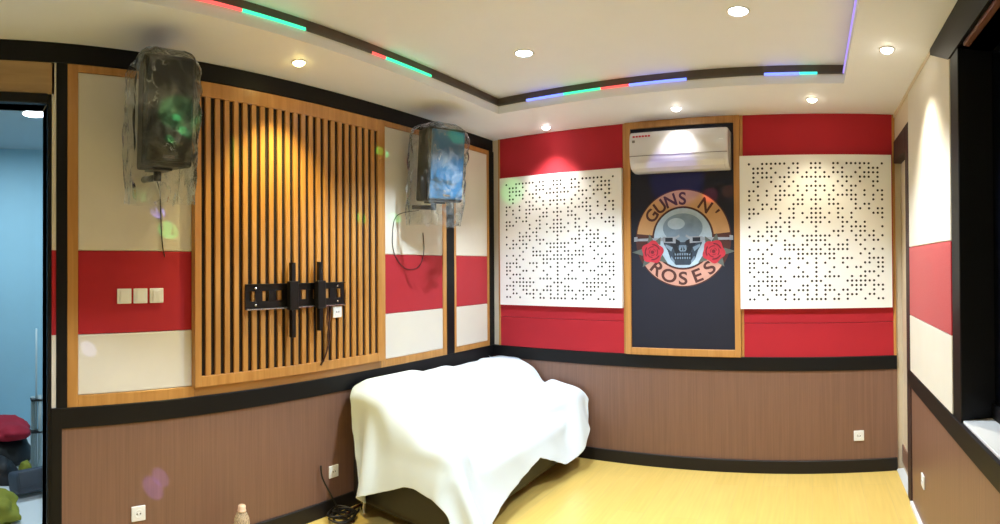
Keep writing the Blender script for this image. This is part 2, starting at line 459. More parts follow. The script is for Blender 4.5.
# plate as a frame with keyhole windows
bx(b, BX0, BX0 + 0.004, y0, y1, z1 - 0.045, z1, 0.001); bx(b, BX0, BX0 + 0.004, y0, y1, z0, z0 + 0.05, 0.001)
n = 8
hw = (y1 - y0) / n
for k in range(n + 1):
    yc = y0 + k * hw
    a, c_ = max(y0, yc - 0.027), min(y1, yc + 0.027)
    bx(b, BX0, BX0 + 0.004, a, c_, z0 + 0.05, z1 - 0.045)
bx(b, BX0, BX0 + 0.022, y0, y1, z1 - 0.006, z1, 0.001); bx(b, BX0, BX0 + 0.022, y0, y1, z0, z0 + 0.006, 0.001)
build('wall_plate', b, M['metalblk'], t)
b = B(); bx(b, BX0 + 0.018, BX0 + 0.024, y0, y1, z0 - 0.004, z0 + 0.004, 0.001); build('lower_rail_edge', b, M['steel'], t)
for yc, za, zb_ in ((2.06, 1.255, 1.733), (2.285, 1.283, 1.738)):
    b = B()
    bx(b, BX0 + 0.022, BX0 + 0.052, yc - 0.016, yc - 0.013, za, zb_, 0.001); bx(b, BX0 + 0.022, BX0 + 0.052, yc + 0.013, yc + 0.016, za, zb_, 0.001)
    bx(b, BX0 + 0.049, BX0 + 0.052, yc - 0.016, yc + 0.016, za, zb_, 0.001)
    bx(b, BX0 + 0.020, BX0 + 0.062, yc - 0.034, yc + 0.034, z0 - 0.012, z1 + 0.014, 0.004)
    arm = build('arm', b, M['metalblk'], t)
for yc in (1.80, 2.465):
    for zc in (1.575, 1.468):
        b = B(); lathe(b, [(0, 0.004), (0.009, 0.004), (0.009, 0.010), (0.004, 0.013), (0, 0.013)], 12, Matrix.Translation((BX0, yc, zc)) @ Matrix.Rotation(PI / 2, 4, 'Y'))
        build('bolt', b, M['steel'], t)
b = B()
for q in range(2):
    tube(b, spline([(BX0 + 0.012, 2.375 + 0.03 * q, 1.44), (BX0 + 0.02, 2.36 + 0.02 * q, 1.34), (BX0 + 0.022, 2.385 - 0.02 * q, 1.25), (BX0 + 0.016, 2.37, 1.17), (BX0 + 0.02, 2.34, 1.10), (BX0 + 0.012, 2.31, 1.045)]), 0.006, 6)
tag(build('cable', b, M['cablebr']), 'brown twisted cable dangling below the TV bracket', 'cable')

# ---- sockets and switches
def rounded_plate(b, w, h, d, r=0.012, mi=0):
    bx(b, -w / 2, w / 2, -h / 2, h / 2, 0, d, 0.0035, 2, mi)
def wallmtx(wall, u, z, off=0.0):
    """local x along the wall (viewer's right), y up, z out of the wall"""
    if wall == 'L': return Matrix(((0, 0, 1, XL + off), (1, 0, 0, u), (0, 1, 0, z), (0, 0, 0, 1)))
    if wall == 'B': return Matrix(((1, 0, 0, u), (0, 0, -1, YB - off), (0, 1, 0, z), (0, 0, 0, 1)))
    return Matrix(((0, 0, -1, XR - off), (-1, 0, 0, u), (0, 1, 0, z), (0, 0, 0, 1)))
def place(o, mtx):
    o.matrix_world = mtx
def socket(wall, u, z, off, label, size=0.084):
    t = thing('wall_socket', label, 'socket', group='wall sockets', local=True)
    t.matrix_world = wallmtx(wall, u, z, off)
    b = B(); bx(b, -size / 2, size / 2, -size / 2, size / 2, 0, 0.010, 0.004, 2)
    build('cover_plate', b, M['white'], t)
    b = B()
    lathe(b, [(0.023, 0.0095), (0.023, 0.0125), (0.021, 0.0125), (0.019, 0.0104), (0.009, 0.0104), (0.008, 0.0112), (0, 0.0112)], 24)
    ins = build('socket_insert', b, M['white'], t)
    b = B()
    for s in (-1, 1):
        lathe(b, [(0.0042, 0.0100), (0.0042, 0.0114), (0, 0.0114)], 10, Matrix.Translation((0.0095 * s, 0, 0)))
    build('pin_holes', b, M['hole'], ins)
    return t
socket('L', 1.052, 0.321, 0.002, 'white wall socket under the three switches on brown wainscot')
socket('L', 2.459, 0.289, 0.002, 'white wall socket on brown wainscot beside the covered sofa')
socket('B', 0.384, 0.298, 0.002, 'white wall socket on the back wall below the dotted panel')
socket('R', 3.408, 0.320, 0.002, 'white wall socket on brown wainscot under the window rail')
socket('L', 2.459, 1.395, 0.046, 'white socket on the slats under the TV bracket', 0.078)
def switch(y, label):
    t = thing('light_switch', label, 'switch', group='light switches', local=True)
    t.matrix_world = wallmtx('L', y, 1.543, 0.003)
    b = B(); bx(b, -0.042, 0.042, -0.042, 0.042, 0, 0.010, 0.004, 2); build('cover_plate', b, M['white'], t)
    b = B(); bx(b, -0.024, 0.024, -0.030, 0.030, 0.009, 0.0145, 0.002, 2, mtx=Matrix.Rotation(0.07, 4, 'X')); build('rocker', b, M['white'], t)
switch(0.968, 'white light switch of the row of three, nearest the doorway')
switch(1.064, 'middle one of the three white light switches')
switch(1.162, 'white light switch of the row of three, nearest the slat screen')

# ================================================================== BACK WALL
def red_zone(x0, x1, label, left):
    t = thing('red_wall_panel', label, 'wall panel', ((x0 + x1) / 2, YB, R1), 'red fabric wall panels')
    b = B(); bx(b, x0 + 0.022, x1 - 0.022, YB - 0.006, YB + 0.02, R1, 1.22, 0.004, 2); build('lower_pad', b, M['red'], t)  # pads split to draw the perforated panel's shadow edge as a seam
    b = B(); bx(b, x0 + 0.022, x1 - 0.022, YB - 0.006, YB + 0.02, 1.222, ZC - 0.001, 0.004, 2); build('upper_pad', b, M['red'], t)
    for a, nm in ((x0, 'side_strip'), (x1 - 0.022, 'side_strip')):
        b = B(); bx(b, a, a + 0.022, YB - 0.006, YB + 0.02, R1, ZC - 0.001, 0.002); build(nm, b, M['wood'], t)
red_zone(XL + 0.075, -1.556, 'red fabric wall panel between the room corner and the banner frame', True)
red_zone(-0.566, XR - 0.003, 'red fabric wall panel between the banner frame and the corner doorway', False)

HOLES = [[0,1,4,5,7,8,9,10,11,12,15],[0,1,4,6,10,12,13,14],[0,2,4,5,6,9,11,12,13,14],[0,1,2,3,6,7,8,10,11,12,14],
[0,5,7,10,13,14],[0,1,2,4,6,8,9,13],[0,2,4,7,8,11,14,15],[0,3,5,6,7,8,9,11,13,15],[0,1,3,4,8,9,13,15],[0,3,4,5,9,11,12],
[0,1,5,6,9,10,12,14,15],[0,1,3,5,8,13,14,15],[0,1,2,5,6,8,15],[0,1,3,6,7,9,11],[0,6,8,9,10,11,15],[0,4,5,6,8,10,11,13],
[0,1,2,3,5,9,10,12,13,15],[0,1,2,7,9,11,13,14],[0,2,3,5,6,7,10],[0,1,3,4,5,6,7,11,13,15],[0,1,2,3,4,10,12],
[0,3,4,6,7,8,12,13,14,15],[0,2,6,11,12,14,15],[0,4,7,9,10,14,15],[0,3,11,12,13,15],[0,2,3,4,5,8,10,11,14],
[0,1,7,8,9,10,11,12,13],[0,2,3,8,9,10,11,13,14,15],[0,2,3,4,6,7,9,10,13,15],[0,2,5,7,8,9,12,13],[0,1,2,4,5,7,11,14,15]]

def diffuser(x0, x1, z0, z1, label, rad=0.30):
    t = thing('perforated_panel', label, 'acoustic panel', ((x0 + x1) / 2, YB - 0.006, z0), 'white perforated acoustic panels')
    yf, th = YB - 0.050, 0.016
    nx = nz_ = 31
    px = (x1 - x0) / (30 + 4.3); pz = (z1 - z0) / (30 + 4.0)
    mx_ = (x1 - x0 - 31 * px) / 2; mzt = 1.42 * pz; mzb = z1 - z0 - 31 * pz - mzt
    b = B()
    X = [x0 + mx_ + i * px for i in range(32)]
    Z = [z1 - mzt - j * pz for j in range(32)]
    grid = {}
    def gv(i, j):
        if (i, j) not in grid: grid[(i, j)] = b.verts.new((X[i], yf, Z[j]))
        return grid[(i, j)]
    S = 12
    for j in range(31):
        offs = set(HOLES[j])
        for i in range(31):
            A, Bv, C, D = gv(i, j), gv(i + 1, j), gv(i + 1, j + 1), gv(i, j + 1)
            if abs(i - 15) not in offs:
                b.faces.new((A, D, C, Bv)); continue
            cx, cz = (X[i] + X[i + 1]) / 2, (Z[j] + Z[j + 1]) / 2
            ring = []; deep = []
            for k in range(S):
                a = PI / 4 + 2 * PI * k / S
                ring.append(b.verts.new((cx + rad * px * math.cos(a), yf, cz + rad * pz * math.sin(a))))
                deep.append(b.verts.new((cx + rad * px * math.cos(a), yf + th, cz + rad * pz * math.sin(a))))
            cs = [Bv, A, D, C]   # corners at 45,135,225,315 degrees
            q = S // 4
            for s in range(4):
                for k in range(q):
                    r0, r1 = ring[(s * q + k) % S], ring[(s * q + k + 1) % S]
                    if k < q // 2: b.faces.new((cs[s], r1, r0))
                    elif k == q // 2:
                        b.faces.new((cs[s], cs[(s + 1) % 4], r1, r0))
                    else: b.faces.new((cs[(s + 1) % 4], r1, r0))
            for k in range(S):
                f = b.faces.new((ring[k], ring[(k + 1) % S], deep[(k + 1) % S], deep[k])); f.material_index = 1; f.smooth = True
    build_margins = [(x0, X[0], z0, z1), (X[31], x1, z0, z1), (X[0], X[31], Z[0], z1), (X[0], X[31], z0, Z[31])]
    for a, c_, d, e_ in build_margins:
        vs = [b.verts.new(p) for p in ((a, yf, d), (c_, yf, d), (c_, yf, e_), (a, yf, e_))]
        b.faces.new(vs)
    # box sides back to the wall
    o4 = [(x0, z0), (x1, z0), (x1, z1), (x0, z1)]
    for k in range(4):
        (a, d), (c_, e_) = o4[k], o4[(k + 1) % 4]
        b.faces.new([b.verts.new(p) for p in ((a, yf, d), (a, YB - 0.007, d), (c_, YB - 0.007, e_), (c_, yf, e_))])
    me_o = build('face_board', b, [M['perf'], M['hole']], t)
    b = B(); bx(b, x0 + 0.004, x1 - 0.004, yf + th, YB - 0.007, z0 + 0.004, z1 - 0.004); build('core', b, M['hole'], t)
diffuser(-2.800, -1.577, 1.338, 2.537, 'white perforated acoustic panel with dotted pattern, near the sheeted sofa corner', 0.27)
diffuser(-0.565, 0.664, 1.342, 2.582, 'white perforated acoustic panel with dotted pattern, above the back wall socket', 0.27)

# ---- framed banner with skull emblem
FX0, FX1 = -1.555, -0.567
t = thing('framed_banner', 'tall navy banner with round skull and roses emblem in wooden frame', 'banner', ((FX0 + FX1) / 2, YB, R1))
b = B()
ff = YB - 0.026
bx(b, FX0, FX0 + 0.05, ff, YB + 0.02, R1, ZC - 0.001, 0.003); bx(b, FX1 - 0.05, FX1, ff, YB + 0.02, R1, ZC - 0.001, 0.003)
bx(b, FX0 + 0.05, FX1 - 0.05, ff, YB + 0.02, R1, 1.003, 0.003); bx(b, FX0 + 0.05, FX1 - 0.05, ff, YB + 0.02, 2.865, ZC - 0.001, 0.003)
build('frame', b, M['wood'], t)
b = B(); bx(b, FX0 + 0.05, FX1 - 0.05, YB - 0.010, YB + 0.02, 1.003, 2.865); cloth = build('banner_cloth', b, M['banner'], t)

EC = (-1.052, 1.927)
EY = YB - 0.0105
M['e_ring'] = mat('print_ring', rgb(192, 148, 102), 0.7, var=0.18, scale=9)
M['e_ringlow'] = mat('print_ring_pink', rgb(196, 146, 130), 0.7, var=0.2, scale=12)
M['e_dark'] = mat('print_dark', rgb(30, 24, 28), 0.7)
M['e_brown'] = mat('print_brown', rgb(72, 34, 30), 0.7, var=0.2)
M['e_disc'] = mat('print_disc', rgb(166, 188, 208), 0.7, var=0.35, scale=10)
M['e_skull'] = mat('print_skull', rgb(116, 138, 160), 0.7, var=0.35, scale=16)
M['e_jaw'] = mat('print_jaw', rgb(46, 60, 76), 0.7, var=0.3, scale=18)
M['e_sock'] = mat('print_socket', rgb(20, 28, 40), 0.7)
M['e_rose'] = mat('print_rose', rgb(186, 44, 62), 0.7, var=0.3, scale=22)
M['e_rose2'] = mat('print_rose_dark', rgb(110, 16, 34), 0.7, var=0.2)
M['e_leaf'] = mat('print_leaf', rgb(88, 96, 92), 0.7, var=0.3, scale=20)
M['e_gun'] = mat('print_gun', rgb(150, 158, 172), 0.6, var=0.25, scale=20)
_lay = [0]
def poly(bm, pts, y, mi=0):
    vs = [bm.verts.new((EC[0] + p[0], y, EC[1] + p[1])) for p in pts]
    f = bm.faces.new(vs); f.material_index = mi
    return f
def disc_pts(cx, cz, rx, rz, n=32, a0=0, a1=2 * PI):
    return [(cx + rx * math.cos(a0 + (a1 - a0) * k / n), cz + rz * math.sin(a0 + (a1 - a0) * k / n)) for k in range(n)]
def ring_sector(bm, r0, r1, a0, a1, y, mi=0, n=20):
    for k in range(n):
        p, q = a0 + (a1 - a0) * k / n, a0 + (a1 - a0) * (k + 1) / n
        poly(bm, [(r0 * math.cos(p), r0 * math.sin(p)), (r1 * math.cos(p), r1 * math.sin(p)), (r1 * math.cos(q), r1 * math.sin(q)), (r0 * math.cos(q), r0 * math.sin(q))], y, mi)
dg = math.radians
b = B()
Ro, Ri = 0.400, 0.265
ring_sector(b, Ri - 0.012, Ro + 0.010, 0, 2 * PI, EY, 2, 72)
ring_sector(b, Ri, Ro, dg(6), dg(174), EY - 0.0006, 0, 48)
ring_sector(b, Ri, Ro, dg(212), dg(328), EY - 0.0006, 1, 36)
ring = build('emblem_ring', b, [M['e_ring'], M['e_ringlow'], M['e_brown']], cloth)

def glyph_mesh(ch):
    cu = bpy.data.curves.new('glyph', 'FONT'); cu.body = ch; cu.size = 1.0; cu.align_x = 'CENTER'; cu.offset = 0.022
    ob = bpy.data.objects.new('glyph', cu); COL.objects.link(ob)
    dgph = bpy.context.evaluated_depsgraph_get(); dgph.update()
    me = ob.evaluated_get(dgph).to_mesh()
    vs = [(v.co.x, v.co.y) for v in me.vertices]; fs = [tuple(p.vertices) for p in me.polygons]
    ob.evaluated_get(dgph).to_mesh_clear()
    bpy.data.objects.remove(ob); bpy.data.curves.remove(cu)
    return vs, fs
def arc_text(bm, txt, rad, size, ang_c, step, y, up=True, wide=1.0):
    n = len(txt)
    for k, ch in enumerate(txt):
        if ch == ' ': continue
        a = ang_c + (-(k - (n - 1) / 2) * step if up else (k - (n - 1) / 2) * step)
        vs, fs = glyph_mesh(ch)
        rot = a - PI / 2 if up else a + PI / 2
        for f in fs:
            pts = []
            for i in f:
                u, v = vs[i][0] * size * wide, (vs[i][1] - 0.36) * size
                pts.append((rad * math.cos(a) + u * math.cos(rot) - v * math.sin(rot), rad * math.sin(a) + u * math.sin(rot) + v * math.cos(rot)))
            try: poly(bm, pts, y)
            except ValueError: pass
b = B()
arc_text(b, "GUNS N'", 0.333, 0.145, dg(90), dg(18), EY - 0.0014, True)
arc_text(b, "ROSES", 0.333, 0.150, dg(270), dg(21), EY - 0.0014, False, 1.15)
build('lettering', b, M['e_brown'], cloth)
# inner disc and skull
b = B()
poly(b, disc_pts(0, 0, Ri - 0.016, Ri - 0.016, 48), EY - 0.0006, 0)
build('emblem_disc', b, M['e_disc'], cloth)
b = B()
y1_ = EY - 0.0012; y2_ = EY - 0.0018; y3_ = EY - 0.0024
def oval(cx, cz, rx, rz, y, mi, n=28): poly(b, disc_pts(cx, cz, rx, rz, n), y, mi)
# face mass: cheekbones narrowing to the jaw
poly(b, [(-0.150, 0.010), (-0.165, -0.045), (-0.130, -0.105), (-0.105, -0.175), (-0.060, -0.225), (0.060, -0.225), (0.105, -0.175), (0.130, -0.105), (0.165, -0.045), (0.150, 0.010), (0.06, 0.035), (-0.06, 0.035)], y1_, 1)
oval(0, 0.085, 0.170, 0.120, EY - 0.0015, 0, 40)                      # cranium
oval(-0.055, 0.120, 0.075, 0.048, y2_, 2)                              # shine on the dome
for s in (-1, 1):
    poly(b, [(s * 0.012, -0.008), (s * 0.070, 0.020), (s * 0.130, 0.008), (s * 0.140, -0.012), (s * 0.075, -0.002), (s * 0.018, -0.026)], y3_, 0)   # brow
    oval(s * 0.066, -0.040, 0.045, 0.032, y2_, 3)                      # eye socket
    poly(b, [(s * 0.085, -0.078), (s * 0.148, -0.050), (s * 0.150, -0.070), (s * 0.100, -0.112)], y2_, 0)   # cheekbone
    poly(b, [(s * 0.004, -0.068), (s * 0.020, -0.100), (s * 0.006, -0.106)], y3_, 3)
    poly(b, [(s * 0.070, -0.190), (s * 0.098, -0.150), (s * 0.104, -0.172), (s * 0.070, -0.215)], y2_, 0)
poly(b, [(-0.030, -0.060), (0.030, -0.060), (0.036, -0.112), (-0.036, -0.112)], y2_, 0)
poly(b, [(-0.082, -0.122), (0.082, -0.122), (0.072, -0.180), (-0.072, -0.180)], y2_, 3)
for k in range(7):
    xx = -0.070 + k * 0.0203
    poly(b, [(xx, -0.125), (xx + 0.014, -0.125), (xx + 0.013, -0.145), (xx + 0.001, -0.145)], y3_, 0)
    poly(b, [(xx + 0.002, -0.158), (xx + 0.014, -0.158), (xx + 0.013, -0.176), (xx + 0.003, -0.176)], y3_, 0)
build('emblem_skull', b, [M['e_skull'], M['e_jaw'], M['e_disc'], M['e_sock']], cloth)
for s in (-1, 1):
    b = B()
    Y_ = EY - 0.003
    # barrel, muzzle, body, cylinder, hammer of a revolver pointing outward
    poly(b, [(s * 0.16, 0.004), (s * 0.405, 0.000), (s * 0.405, -0.020), (s * 0.16, -0.022)], Y_, 0)
    poly(b, [(s * 0.395, 0.018), (s * 0.425, 0.014), (s * 0.425, -0.024), (s * 0.395, -0.022)], Y_, 0)
    poly(b, [(s * 0.06, 0.012), (s * 0.17, 0.012), (s * 0.17, -0.036), (s * 0.06, -0.044)], Y_, 0)
    poly(b, [(s * 0.085, 0.004), (s * 0.150, 0.004), (s * 0.150, -0.030), (s * 0.085, -0.030)], Y_ - 0.0006, 1)
    poly(b, [(s * 0.06, 0.012), (s * 0.03, 0.030), (s * 0.024, 0.012), (s * 0.06, -0.01)], Y_, 0)
    poly(b, [(s * 0.10, -0.040), (s * 0.06, -0.044), (s * 0.02, -0.12), (s * 0.06, -0.135)], Y_, 1)
    build('emblem_pistol', b, [M['e_gun'], M['e_sock']], cloth)
    b = B()
    cx, cz = s * 0.262, -0.115
    Y_ = EY - 0.004
    for la, lr in ((100, .07), (180, .10), (235, .07), (-35, .075), (60, .06)):
        a = dg(la if s < 0 else 180 - la)
        px_, pz_ = cx + 0.085 * math.cos(a), cz + 0.085 * math.sin(a)
        poly(b, [(px_ - 0.03 * math.sin(a), pz_ + 0.03 * math.cos(a)), (cx + (0.085 + lr) * math.cos(a), cz + (0.085 + lr) * math.sin(a)), (px_ + 0.03 * math.sin(a), pz_ - 0.03 * math.cos(a))], Y_, 2)
    pts = []
    for k in range(50):
        a = 2 * PI * k / 50
        r = 0.092 * (1 + 0.09 * math.cos(5 * a + s))
        pts.append((cx + r * math.cos(a), cz + r * math.sin(a)))
    poly(b, pts, Y_ - 0.0005, 0)
    for j, (rr, ph) in enumerate(((0.070, 0.3), (0.050, 1.3), (0.030, 2.2))):
        for q in range(3):
            a0 = ph + q * 2 * PI / 3
            outer = [(cx + rr * math.cos(a0 + t_ * 0.28), cz + rr * math.sin(a0 + t_ * 0.28)) for t_ in range(6)]
            inner = [(cx + rr * 0.82 * math.cos(a0 + t_ * 0.28 + .1), cz + rr * 0.82 * math.sin(a0 + t_ * 0.28 + .1)) for t_ in reversed(range(5))]
            poly(b, outer + inner, Y_ - 0.001, 1)
    poly(b, disc_pts(cx, cz, 0.016, 0.016, 12), Y_ - 0.001, 1)
    build('emblem_rose', b, [M['e_rose'], M['e_rose2'], M['e_leaf']], cloth)

# ---- air conditioner
t = thing('air_conditioner', 'white split air conditioner mounted over the navy banner', 'air conditioner', (-1.05, YB - 0.01, 2.475))
ax0, ax1 = -1.452, -0.637
def ac_prof(kind):
    # (distance from wall, z)
    return [(0.0, 2.475), (0.06, 2.470), (0.125, 2.480), (0.170, 2.500), (0.192, 2.535), (0.202, 2.580), (0.206, 2.640), (0.206, 2.720), (0.198, 2.765), (0.180, 2.788), (0.0, 2.792)]
b = B()
prof = ac_prof(0)
secs = []
for x, sc in ((ax0, 0.90), (ax0 + 0.006, 0.97), (ax0 + 0.018, 1.0), (ax1 - 0.018, 1.0), (ax1 - 0.006, 0.97), (ax1, 0.90)):
    secs.append([b.verts.new((x, YB - 0.011 - d * (sc if d > 0.01 else 1), 2.63 + (z - 2.63) * (0.5 + 0.5 * sc))) for d, z in prof])
for a, c_ in zip(secs, secs[1:]):
    for k in range(len(prof) - 1):
        f = b.faces.new((a[k], a[k + 1], c_[k + 1], c_[k])); f.smooth = True
b.faces.new(secs[0]); b.faces.new(list(reversed(secs[-1])))
build('body', b, M['ac'], t)
b = B(); bx(b, ax0 + 0.004, ax1 - 0.004, YB - 0.2175, YB - 0.20, 2.589, 2.594); build('panel_seam', b, M['acgap'], t)
b = B()
fl = [(0.128, 2.478), (0.172, 2.498), (0.196, 2.535), (0.200, 2.535), (0.176, 2.494), (0.130, 2.473)]
va = [[b.verts.new((x, YB - 0.013 - d, z)) for d, z in fl] for x in (ax0 + 0.05, ax1 - 0.03)]
for k in range(6): b.faces.new((va[0][k], va[0][(k + 1) % 6], va[1][(k + 1) % 6], va[1][k]))
b.faces.new(va[0]); b.faces.new(list(reversed(va[1])))
build('air_flap', b, M['ac'], t)
b = B(); bx(b, ax0 + 0.03, ax0 + 0.055, YB - 0.2185, YB - 0.21, 2.70, 2.722, 0.002); build('badge', b, M['acgap'], t)
b = B()
for k in range(6):
    a = ax0 + 0.035 + k * 0.026
    bx(b, a, a + 0.018, YB - 0.2183, YB - 0.21, 2.744, 2.757, 0.001)
o = build('sticker', b, M['acred'], t); o['label'] = 'red sticker marks'
b = B(); bx(b, ax1 - 0.07, ax1 - 0.035, YB - 0.2183, YB - 0.21, 2.688, 2.696, 0.001); build('white_strip', b, M['white'], t)  # small white strip on the front

# ================================================================== RIGHT WALL PANEL
t = thing('fabric_wall_panel', 'cream and red fabric panel beside the dark window', 'wall panel', (XR, 3.25, R1), 'cream and red fabric panels')
for nm, a, c_, mm in (('lower_pad', R1, 1.337, 'cream'), ('middle_pad', 1.337, 1.812, 'red'), ('upper_pad', 1.812, ZC - 0.03, 'cream')):
    b = B(); bx(b, XR - 0.010, XR + 0.02, 2.648, 3.80, a + 0.001, c_ - 0.001, 0.005, 2); o = build(nm, b, M[mm], t)
    if mm == 'red': o['label'] = 'red fabric pad'

# ================================================================== SOFA UNDER A SHEET
SX = (-2.85, -1.97); SY = (2.55, 4.395)
t = thing('sofa', 'black leather sofa hidden under a white sheet along the slat wall', 'sofa', (-2.41, 3.47, 0))
b = B(); bx(b, -2.84, -2.00, 2.57, 4.38, 0.085, 0.30, 0.03, 3); build('base', b, M['leather'], t, smooth=False)
for a, c_ in ((2.73, 3.465), (3.47, 4.205)):
    b = B(); bx(b, -2.66, -1.985, a, c_, 0.28, 0.42, 0.045, 4); build('seat_cushion', b, M['leather'], t, smooth=True)
b = B(); bx(b, -2.85, -2.52, 2.56, 4.39, 0.10, 0.825, 0.05, 4); build('backrest', b, M['leather'], t, smooth=True)
for a, c_, xe in ((2.55, 2.74, -1.965), (4.20, 4.40, -1.935)):
    b = B(); bx(b, -2.845, xe, a, c_, 0.09, 0.588, 0.06, 5); build('armrest', b, M['leather'], t, smooth=True)
for a, c_ in ((2.76, 3.565), (3.57, 4.375)):
    b = B(); bx(b, -2.62, -2.44, a, c_, 0.36, 0.75, 0.05, 4); build('back_cushion', b, M['leather'], t, smooth=True)
b = B(); bx(b, -2.845, -2.62, 2.64, 3.44, 0.78, 0.865, 0.04, 4); build('headrest', b, M['leather'], t, smooth=True)
for fx_, fy_ in ((-2.79, 2.63), (-2.06, 2.63), (-2.79, 4.31), (-2.02, 4.31)):
    b = B(); lathe(b, [(0.018, 0), (0.020, 0.01), (0.022, 0.05), (0.030, 0.085), (0.030, 0.10)], 14, Matrix.Translation((fx_, fy_, 0.0)))
    o = build('foot', b, M['chrome'], t); o['label'] = 'chrome foot'

SH_ANG = 0.0; SH_C = (-2.30, 3.40); SH_U0 = -1.52; SH_V0 = -0.62
SH_EXTRA = [((-2.85, 2.63, 0.6), (-2.60, 3.20, 0.90)), ((-2.85, 3.15, 0.6), (-2.60, 3.62, 0.865)), ((-2.60, 2.78, 0.35), (-2.43, 4.37, 0.76)), ((-2.30, 4.20, 0.3), (-1.94, 4.40, 0.625))]
def sheet_sim(steps=180, iters=10):
    """white sheet falling over the sofa: grid of points, distance constraints, rounded-box colliders"""
    h = 0.036
    nu, nv = 75, 48                       # u along the sofa (y), v across (from wall to front)
    ang = math.radians(SH_ANG)
    U, V = np.meshgrid(SH_U0 + np.arange(nu) * h, SH_V0 + np.arange(nv) * h, indexing='ij')
    P = np.zeros((nu, nv, 3))
    P[..., 0] = SH_C[0] + V * math.cos(ang) + U * math.sin(ang)
    P[..., 1] = SH_C[1] + U * math.cos(ang) - V * math.sin(ang)
    P[..., 2] = 0.90 + 0.01 * np.sin(7 * U + 1.3) * np.cos(5 * V + U * 3)
    Q = P.copy()
    boxes = [((-2.84, 2.56, 0.10), (-1.985, 4.38, 0.42)), ((-2.86, 2.55, 0.1), (-2.51, 4.40, 0.835)),
             ((-2.84, 2.55, 0.1), (-1.96, 2.74, 0.60)), ((-2.84, 4.20, 0.1), (-1.93, 4.40, 0.60))] + SH_EXTRA
    def con(a, b, L0, k):
        d = b - a
        n = np.sqrt((d * d).sum(-1, keepdims=True)) + 1e-9
        c = d * (0.5 * k * (n - L0) / n)
        a += c; b -= c
    def pairs(di, dj):
        out = []
        for par in (0, 1):
            if dj == 0 or di != 0:
                i0 = np.arange(nu - abs(di)); sel = i0[(i0 // abs(di)) % 2 == par]
                out.append((sel, None))
            else:
                j0 = np.arange(nv - abs(dj)); sel = j0[(j0 // abs(dj)) % 2 == par]
                out.append((None, sel))
        return out
    specs = []
    for di, dj, k in ((1, 0, 1), (0, 1, 1), (1, 1, .6), (1, -1, .6), (2, 0, .12), (0, 2, .12)):
        L0 = h * math.hypot(di * 1.05, dj * 1.0)
        for si, sj in pairs(di, dj):
            if si is not None:
                if dj == 0: specs.append((np.ix_(si, np.arange(nv)), np.ix_(si + di, np.arange(nv)), L0, k, dj != 0))
                elif dj > 0: specs.append((np.ix_(si, np.arange(nv - 1)), np.ix_(si + di, np.arange(1, nv)), L0, k, dj != 0))
                else: specs.append((np.ix_(si, np.arange(1, nv)), np.ix_(si + di, np.arange(nv - 1)), L0, k, dj != 0))
            else:
                specs.append((np.ix_(np.arange(nu), sj), np.ix_(np.arange(nu), sj + dj), L0, k, dj != 0))
    slack = 1.04 + 0.14 * np.clip((U[:, 0] - 0.35) / 0.3, 0, 1)       # loose folds over the far arm
    specs = [(a, b, (L0 * slack[a[0][:, 0]])[:, None, None] if kk else L0, k) for a, b, L0, k, kk in specs]
    dt = 1 / 50
    rad = 0.045
    for s in range(steps):
        vel = (P - Q) * 0.965
        Q = P.copy()
        vel = np.clip(vel, -0.03, 0.03)
        P = P + vel
        P[..., 2] -= 9.8 * dt * dt * 0.5
        for it in range(iters):
            for a, b, L0, k in specs:
                A, Bb = P[a], P[b]
                con(A, Bb, L0, k)
                P[a] = A; P[b] = Bb
            if it % 4 == 3 or it == iters - 1:
                for lo, hi in boxes:
                    c = (np.array(lo) + np.array(hi)) / 2; e = (np.array(hi) - np.array(lo)) / 2 - rad
                    q = P - c
                    d = np.abs(q) - e
                    out = np.maximum(d, 0); ln = np.sqrt((out * out).sum(-1))
                    inn = np.minimum(d.max(-1), 0)
                    sd = ln + inn - rad - 0.016
                    m = sd < 0
                    if not m.any(): continue
                    g = np.where(ln[..., None] > 1e-6, np.sign(q) * out / (ln[..., None] + 1e-9), 0)
                    ax = d.argmax(-1)
                    gi = np.zeros_like(q)
                    np.put_along_axis(gi, ax[..., None], np.take_along_axis(np.sign(q), ax[..., None], -1), -1)
                    g = np.where(ln[..., None] > 1e-6, g, gi)
                    gm = g[m]
                    D = P[m] - gm * sd[m][:, None] - Q[m]
                    dn = (D * gm).sum(-1, keepdims=True) * gm
                    P[m] = Q[m] + dn + (D - dn) * 0.12
                P[..., 0] = np.maximum(P[..., 0], -2.905)
                P[..., 1] = np.minimum(P[..., 1], 4.44)
                fl = P[..., 2] < 0.012
                P[..., 2] = np.maximum(P[..., 2], 0.012)
                P[fl, :2] = Q[fl, :2] + (P[fl, :2] - Q[fl, :2]) * 0.3
    return U, V, P

